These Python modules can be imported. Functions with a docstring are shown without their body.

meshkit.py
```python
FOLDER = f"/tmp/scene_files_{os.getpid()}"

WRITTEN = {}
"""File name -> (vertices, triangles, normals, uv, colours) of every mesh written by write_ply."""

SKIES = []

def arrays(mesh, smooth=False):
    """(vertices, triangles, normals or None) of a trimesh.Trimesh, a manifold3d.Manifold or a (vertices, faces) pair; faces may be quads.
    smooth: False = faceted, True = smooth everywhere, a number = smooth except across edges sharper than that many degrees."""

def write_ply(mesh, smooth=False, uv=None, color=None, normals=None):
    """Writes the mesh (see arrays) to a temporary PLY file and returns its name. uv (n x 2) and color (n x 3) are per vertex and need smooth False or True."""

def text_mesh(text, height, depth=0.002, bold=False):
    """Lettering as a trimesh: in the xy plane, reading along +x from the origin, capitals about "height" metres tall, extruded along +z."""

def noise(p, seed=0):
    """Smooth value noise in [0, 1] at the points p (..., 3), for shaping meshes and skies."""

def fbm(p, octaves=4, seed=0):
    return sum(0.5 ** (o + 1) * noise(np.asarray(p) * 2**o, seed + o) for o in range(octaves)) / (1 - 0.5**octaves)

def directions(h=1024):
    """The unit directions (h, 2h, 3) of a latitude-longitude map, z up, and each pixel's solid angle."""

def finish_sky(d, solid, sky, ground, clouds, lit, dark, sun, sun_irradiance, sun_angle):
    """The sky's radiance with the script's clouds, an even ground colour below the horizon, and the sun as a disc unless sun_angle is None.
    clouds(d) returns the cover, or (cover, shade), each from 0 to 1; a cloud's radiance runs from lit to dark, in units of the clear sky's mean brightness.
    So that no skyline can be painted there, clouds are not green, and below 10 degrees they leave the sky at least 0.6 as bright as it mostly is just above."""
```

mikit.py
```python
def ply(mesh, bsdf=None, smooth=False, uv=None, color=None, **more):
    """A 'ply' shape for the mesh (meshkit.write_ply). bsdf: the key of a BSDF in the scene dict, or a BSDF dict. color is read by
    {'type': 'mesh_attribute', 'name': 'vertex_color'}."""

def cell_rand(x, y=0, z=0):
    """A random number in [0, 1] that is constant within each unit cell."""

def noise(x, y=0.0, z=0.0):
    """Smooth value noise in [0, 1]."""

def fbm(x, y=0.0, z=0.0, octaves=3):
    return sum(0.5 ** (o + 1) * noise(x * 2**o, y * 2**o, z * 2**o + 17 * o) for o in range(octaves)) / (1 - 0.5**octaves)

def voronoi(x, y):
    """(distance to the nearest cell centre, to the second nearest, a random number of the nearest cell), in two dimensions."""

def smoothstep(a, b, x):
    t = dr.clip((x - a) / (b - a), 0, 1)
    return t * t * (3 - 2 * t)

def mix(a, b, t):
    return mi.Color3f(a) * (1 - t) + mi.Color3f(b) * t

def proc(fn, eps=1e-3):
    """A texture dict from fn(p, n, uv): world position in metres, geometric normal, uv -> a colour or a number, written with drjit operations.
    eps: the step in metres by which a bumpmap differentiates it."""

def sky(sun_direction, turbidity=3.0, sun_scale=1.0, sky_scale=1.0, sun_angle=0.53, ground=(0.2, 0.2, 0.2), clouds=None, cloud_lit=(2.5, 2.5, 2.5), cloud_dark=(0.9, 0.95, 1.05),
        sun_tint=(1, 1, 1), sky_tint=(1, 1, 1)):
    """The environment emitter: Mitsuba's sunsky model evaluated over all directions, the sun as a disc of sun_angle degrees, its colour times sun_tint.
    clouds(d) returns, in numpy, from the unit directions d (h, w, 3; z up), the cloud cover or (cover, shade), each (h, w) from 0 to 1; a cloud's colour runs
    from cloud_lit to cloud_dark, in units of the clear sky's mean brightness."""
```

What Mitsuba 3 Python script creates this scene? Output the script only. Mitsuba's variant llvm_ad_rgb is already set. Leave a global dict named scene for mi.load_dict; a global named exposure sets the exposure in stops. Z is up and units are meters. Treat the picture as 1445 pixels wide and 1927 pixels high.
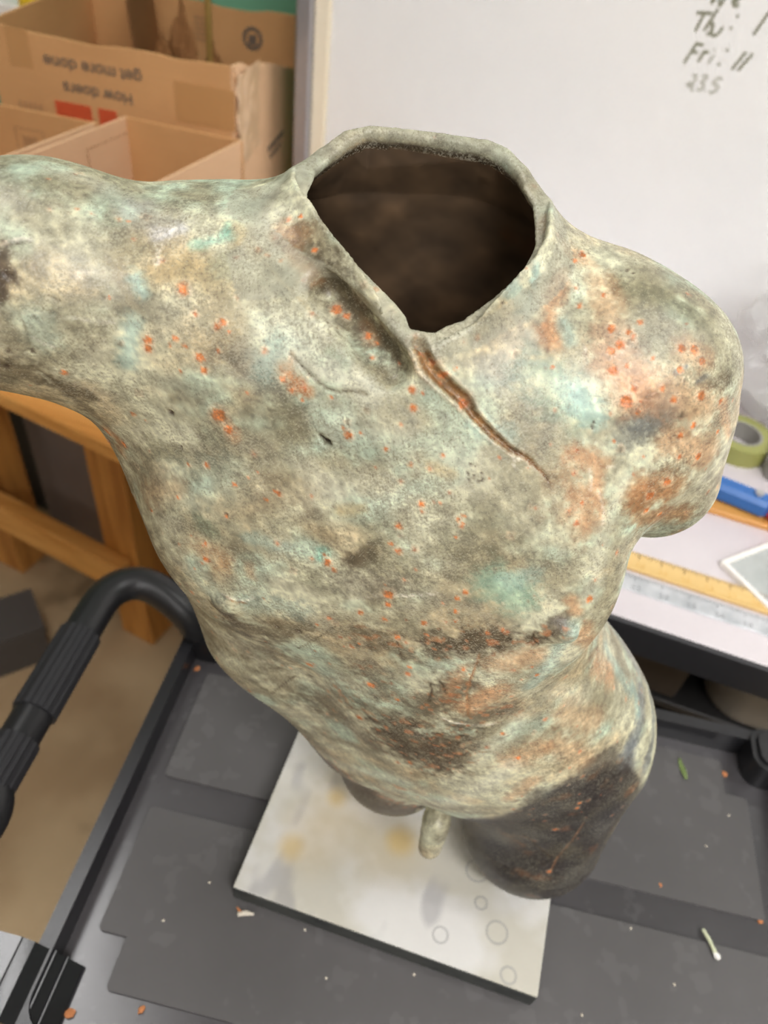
import math, random
import numpy as np, trimesh, mitsuba as mi, mikit, meshkit, drjit as dr
from mikit import noise, fbm, smoothstep, mix, proc, voronoi
from meshkit import text_mesh
from shapely.geometry import Polygon
from shapely.ops import unary_union
T = mi.ScalarTransform4f
scene, labels = {}, {}
rng = np.random.default_rng(7)

# ---------------------------------------------------------------- camera, light, exposure
exposure = 0.68
CAM = np.array([0.0, 0.0, 1.54])
PITCH, ROLL, YAW = 44.7, -8.73, 13.6           # degrees: down, tilt of the phone, turn against the bench
def camera_basis():
    p, r, a = np.radians([PITCH, ROLL, YAW])
    fw = np.array([0, np.cos(p), -np.sin(p)]); right = np.array([1.0, 0, 0]); down = np.cross(fw, right)
    B = np.stack([np.cos(r)*right + np.sin(r)*down, -np.sin(r)*right + np.cos(r)*down, fw])
    return B @ np.array([[np.cos(a), -np.sin(a), 0], [np.sin(a), np.cos(a), 0], [0, 0, 1]]).T
_B = camera_basis()
scene['camera'] = {'type': 'thinlens', 'fov': 53.06, 'fov_axis': 'x', 'near_clip': 0.02, 'far_clip': 50.0,
    'aperture_radius': 0.0018, 'focus_distance': 0.385,
    'to_world': T().look_at(origin=CAM.tolist(), target=(CAM + _B[2]).tolist(), up=(-_B[1]).tolist())}
LAMP = 9.0        # radiance of the unseen ceiling lamps' diffusers
# ceiling lamps out of view, placed for bronze light and tray glare: x, y, half sizes, power, label
UNSEEN_LAMPS = [(-.80, .38, .22, .25, 1.0, 'unseen square ceiling light above and left of the cart, placed for the tray glare'), (1.4, .66, .60, .10, 1.4, 'unseen long ceiling light above the right end of the workbench, placed for the shoulder highlight'),
         (.95, -.65, .60, .22, 1.9, 'unseen ceiling light to the right of the camera, lighting the bronze'), (-.9, -1.9, .60, .30, .35, 'unseen ceiling light behind the camera on the left, lighting the room'), (1.6, -2.0, .60, .30, 1.2, 'unseen ceiling light behind the camera on the right, lighting the room')]

# ---------------------------------------------------------------- the bronze torso
# worked in its own frame S: x to the picture's right, f toward the front, z up (world height)
YA = np.radians(9.0); ORG = np.array([-.02, .335, 0.])
RX = np.array([np.cos(YA), np.sin(YA), 0]); FX = np.array([np.sin(YA), -np.cos(YA), 0])
def toS(P):
    d = np.asarray(P, np.float32) - ORG.astype(np.float32)
    return np.stack([d @ RX.astype(np.float32), d @ FX.astype(np.float32), d[..., 2]], -1)
def smin(a, b, k):
    h = np.clip(.5 + .5*(b - a)/k, 0, 1)
    return b + (a - b)*h - k*h*(1 - h)
def smax(a, b, k): return -smin(-a, -b, k)
def axes(yaw=0, pitch=0, roll=0):
    (cy, cp, cr), (sy, sp, sr) = np.cos(np.radians([yaw, pitch, roll])), np.sin(np.radians([yaw, pitch, roll]))
    Rz = np.array([[cy, -sy, 0], [sy, cy, 0], [0, 0, 1]]); Rx = np.array([[1, 0, 0], [0, cp, -sp], [0, sp, cp]]); Ry = np.array([[cr, 0, sr], [0, 1, 0], [-sr, 0, cr]])
    return (Rz @ Rx @ Ry).T
def ell(P, c, r, ax):
    d = (P - np.asarray(c, np.float32)) @ np.asarray(ax, np.float32).T
    r = np.asarray(r, np.float32); q = d/r; k0 = np.sqrt((q*q).sum(-1)); q /= r
    return k0*(k0 - 1)/(np.sqrt((q*q).sum(-1)) + 1e-6)
def cone(P, a, b, ra, rb):
    a = np.asarray(a, np.float32); ab = np.asarray(b, np.float32) - a
    t = np.clip(((P - a) @ ab)/(ab @ ab), 0, 1)
    return np.sqrt((((P - a) - t[..., None]*ab)**2).sum(-1)) - (ra + (rb - ra)*t)
def polysd(x, y, poly):
    poly = np.asarray(poly, np.float32); d = np.full(x.shape, 1e9, np.float32); s = np.ones(x.shape, np.float32)
    for i in range(len(poly)):
        a, b = poly[i], poly[i-1]; ex, ey = b - a; wx, wy = x - a[0], y - a[1]
        t = np.clip((wx*ex + wy*ey)/(ex*ex + ey*ey), 0, 1)
        d = np.minimum(d, (wx - ex*t)**2 + (wy - ey*t)**2)
        c1, c2, c3 = y >= a[1], y < b[1], ex*wy > ey*wx
        s = np.where((c1 & c2 & c3) | (~c1 & ~c2 & ~c3), -s, s)
    return s*np.sqrt(d)
PR = []
OUT=[(-0.1235,-0.0287),(-0.1189,-0.0421),(-0.1115,-0.0554),(-0.0999,-0.0612),(-0.0864,-0.0629),(-0.0626,-0.0637),(-0.0430,-0.0646),(-0.0328,-0.0620),(-0.0223,-0.0520),(-0.0157,-0.0395),(-0.0122,-0.0332),(-0.0120,-0.0220),(-0.0110,-0.0089),(-0.0145,0.0036),(-0.0236,0.0192),(-0.0339,0.0355),(-0.0475,0.0458),(-0.0553,0.0477),(-0.0580,0.0458),(-0.0625,0.0418),(-0.0696,0.0335),(-0.0764,0.0280),(-0.0865,0.0197),(-0.0955,0.0132),(-0.1032,0.0063),(-0.1082,-0.0002),(-0.1163,-0.0083),(-0.1209,-0.0165)]
INN=[(-0.1163,-0.0222),(-0.1132,-0.0289),(-0.1117,-0.0411),(-0.1069,-0.0498),(-0.0989,-0.0573),(-0.0855,-0.0591),(-0.0659,-0.0603),(-0.0462,-0.0605),(-0.0330,-0.0570),(-0.0251,-0.0503),(-0.0215,-0.0438),(-0.0229,-0.0354),(-0.0198,-0.0202),(-0.0167,-0.0076),(-0.0213,0.0062),(-0.0296,0.0206),(-0.0383,0.0346),(-0.0464,0.0422),(-0.0569,0.0426),(-0.0626,0.0328),(-0.0721,0.0229),(-0.0836,0.0137),(-0.0902,0.0089),(-0.0978,0.0042),(-0.1076,-0.0082)]
def A(op,k,fn): PR.append((op,k,fn))
def E(op,k,c,r,yaw=0,pitch=0,roll=0):   # pitch>0: top leans back (f negative)
    ax=axes(yaw,pitch,roll)
    A(op,k,lambda Q:ell(Q,c,r,ax))
def K(op,k,a,b,ra,rb): A(op,k,lambda Q:cone(Q,a,b,ra,rb))
# S coords: x image-right, f toward camera, z up
# pelvis
E('+',.03,(.056,.0,1.035),(.104,.082,.088),roll=-8)
# abdomen
E('+',.06,(.005,.02,1.105),(.097,.078,.105),roll=-14)
# ribcage
E('+',.05,(-.054,.0,1.21),(.121,.086,.13),pitch=6,roll=-12)
# lats / flanks
K('+',.04,(-.155,.0,1.24),(-.11,.015,1.12),.04,.04)
K('+',.04,(-.120,.015,1.135),(-.115,.015,1.11),.042,.044)
K('+',.04,(-.115,.015,1.11),(-.045,.022,1.018),.044,.049)
K('+',.03,(.026,-.005,1.245),(.019,.0,1.18),.04,.035)
# girdle
E('+',.05,(-.055,.012,1.295),(.105,.048,.06),pitch=15)
K('+',.05,(-.14,-.01,1.315),(.03,-.015,1.318),.052,.048)
# pecs
E('+',.05,(-.11,.05,1.23),(.065,.026,.055),pitch=20,roll=0,yaw=-12)
E('+',.05,(.003,.048,1.235),(.065,.026,.055),pitch=20,yaw=12)
# deltoid + stub
K('+',.03,(.061,-.016,1.328),(.066,-.008,1.30),.045,.042)
K('+',.008,(.072,-.016,1.305),(.084,-.012,1.270),.041,.036)
# left arm
K('+',.04,(-.15,-.005,1.323),(-.235,.025,1.340),.053,.05)
K('+',.02,(-.235,.025,1.340),(-.40,.10,1.350),.050,.045)
K('+',.05,(-.20,.01,1.295),(-.15,.0,1.18),.025,.037)
# traps
K('+',.04,(-.045,-.04,1.360),(.02,-.033,1.343),.034,.03)
K('+',.04,(-.065,-.03,1.345),(-.18,-.03,1.335),.03,.025)
# thighs
K('+',.03,(.098,.0,1.0),(.104,.034,.924),.074,.058)
K('+',.02,(-.01,.005,.99),(-.018,.02,.955),.058,.047)
# penis
K('+',.01,(.022,.072,.965),(.022,.08,.938),.011,.009)
# nipples
E('+',.006,(.042,.0815,1.234),(.012,.006,.007),pitch=25,yaw=15)
E('+',.006,(-.127,.088,1.205),(.009,.006,.006),pitch=10,yaw=-15)
# neck
def neck(Q):
    x,f,z=Q[...,0],Q[...,1],Q[...,2]
    t=1.3825-.42*f-z
    return (polysd(x,f,OUT)-.10*np.clip(t,0,.05)+.6*np.maximum(t-.035,0))*.9
A('+',.03,neck)
A('-',.009,lambda Q:np.maximum(cone(Q,(-.0950,.0300,1.3655),(-.0620,.0520,1.349),.0075,.0085),Q[...,2]-(1.3805-.42*Q[...,1])))
def finish(Q,D):
    x,f,z=Q[...,0],Q[...,1],Q[...,2]
    zr=1.3825-.42*f
    po=polysd(x,f,OUT)
    pin=polysd(x,f,INN)
    cut=np.minimum(z-zr,.004-po)
    D2=smax(D,cut,.003)
    inner=D+.007
    inner=np.minimum(inner,np.maximum(pin,(zr-.03)-z))
    D2=smax(D2,-inner,.003)
    return np.maximum(np.maximum(D2,.885-z),-.325-x)

def body(Q):
    D = np.full(Q.shape[:-1], 1e3, np.float32)
    for op, k, fn in PR:
        D = smin(D, fn(Q), k) if op == '+' else -smin(-D, fn(Q), k)
    return D
def full(P):
    Q = toS(P); return finish(Q, body(Q))
def nets(V, lo, h):
    n = V.shape; s = V < 0; c = np.zeros([m - 1 for m in n], np.int8)
    for a, b, d in np.ndindex(2, 2, 2): c += s[a:n[0]-1+a, b:n[1]-1+b, d:n[2]-1+d]
    act = np.argwhere((c > 0) & (c < 8)); idx = -np.ones(c.shape, np.int32); idx[tuple(act.T)] = np.arange(len(act))
    acc = np.zeros((len(act), 3)); cnt = np.zeros(len(act)); cor = np.array(list(np.ndindex(2, 2, 2)))
    val = np.stack([V[tuple((act + k).T)] for k in cor], 1)
    for i in range(8):
        for j in range(i + 1, 8):
            if np.abs(cor[i] - cor[j]).sum() == 1:
                m = (val[:, i] < 0) != (val[:, j] < 0); t = val[m, i]/(val[m, i] - val[m, j])
                acc[m] += cor[i] + t[:, None]*(cor[j] - cor[i]); cnt[m] += 1
    F = []
    for ax in range(3):
        u, w = (ax + 1) % 3, (ax + 2) % 3; s0 = [slice(None)]*3; s1 = [slice(None)]*3; s0[ax] = slice(0, -1); s1[ax] = slice(1, None)
        a0 = s[tuple(s0)]; e = np.argwhere(a0 != s[tuple(s1)])
        e = e[(e[:, u] > 0) & (e[:, w] > 0) & (e[:, u] < n[u]-1) & (e[:, w] < n[w]-1)]
        def q(du, dw):
            p = e.copy(); p[:, u] -= du; p[:, w] -= dw; return idx[tuple(p.T)]
        Qd = np.stack([q(1, 1), q(0, 1), q(0, 0), q(1, 0)], 1); fl = ~a0[tuple(e.T)]; Qd[fl] = Qd[fl][:, ::-1]; F.append(Qd)
    Qd = np.vstack(F)
    return (act + acc/cnt[:, None])*h + lo, np.vstack([Qd[:, [0, 1, 2]], Qd[:, [0, 2, 3]]])
def sparse_surface(fn, lo, hi, h, B=8):
    """surface nets on a grid of step h, evaluated only in the blocks near the surface"""
    nb = [int(np.ceil((b - a)/(h*B))) for a, b in zip(lo, hi)]; lo = np.asarray(lo, float)
    cen = np.stack(np.meshgrid(*[np.arange(k) for k in nb], indexing='ij'), -1)
    Dc = fn(lo + (cen*B + (B - 1)/2)*h)
    V = np.where(Dc < 0, -1., 1.).astype(np.float32)
    for a in range(3): V = np.repeat(V, B, a)
    act = np.argwhere(np.abs(Dc) < 1.5*h*B + .003)
    off = np.stack(np.meshgrid(*[np.arange(B)]*3, indexing='ij'), -1)
    Vb = V.reshape(nb[0], B, nb[1], B, nb[2], B)
    for i in range(0, len(act), 1500):
        a = act[i:i+1500]; P = (a[:, None, None, None, :]*B + off)*h + lo
        Vb[a[:, 0], :, a[:, 1], :, a[:, 2], :] = fn(P)
    return nets(V, lo, h)
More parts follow.
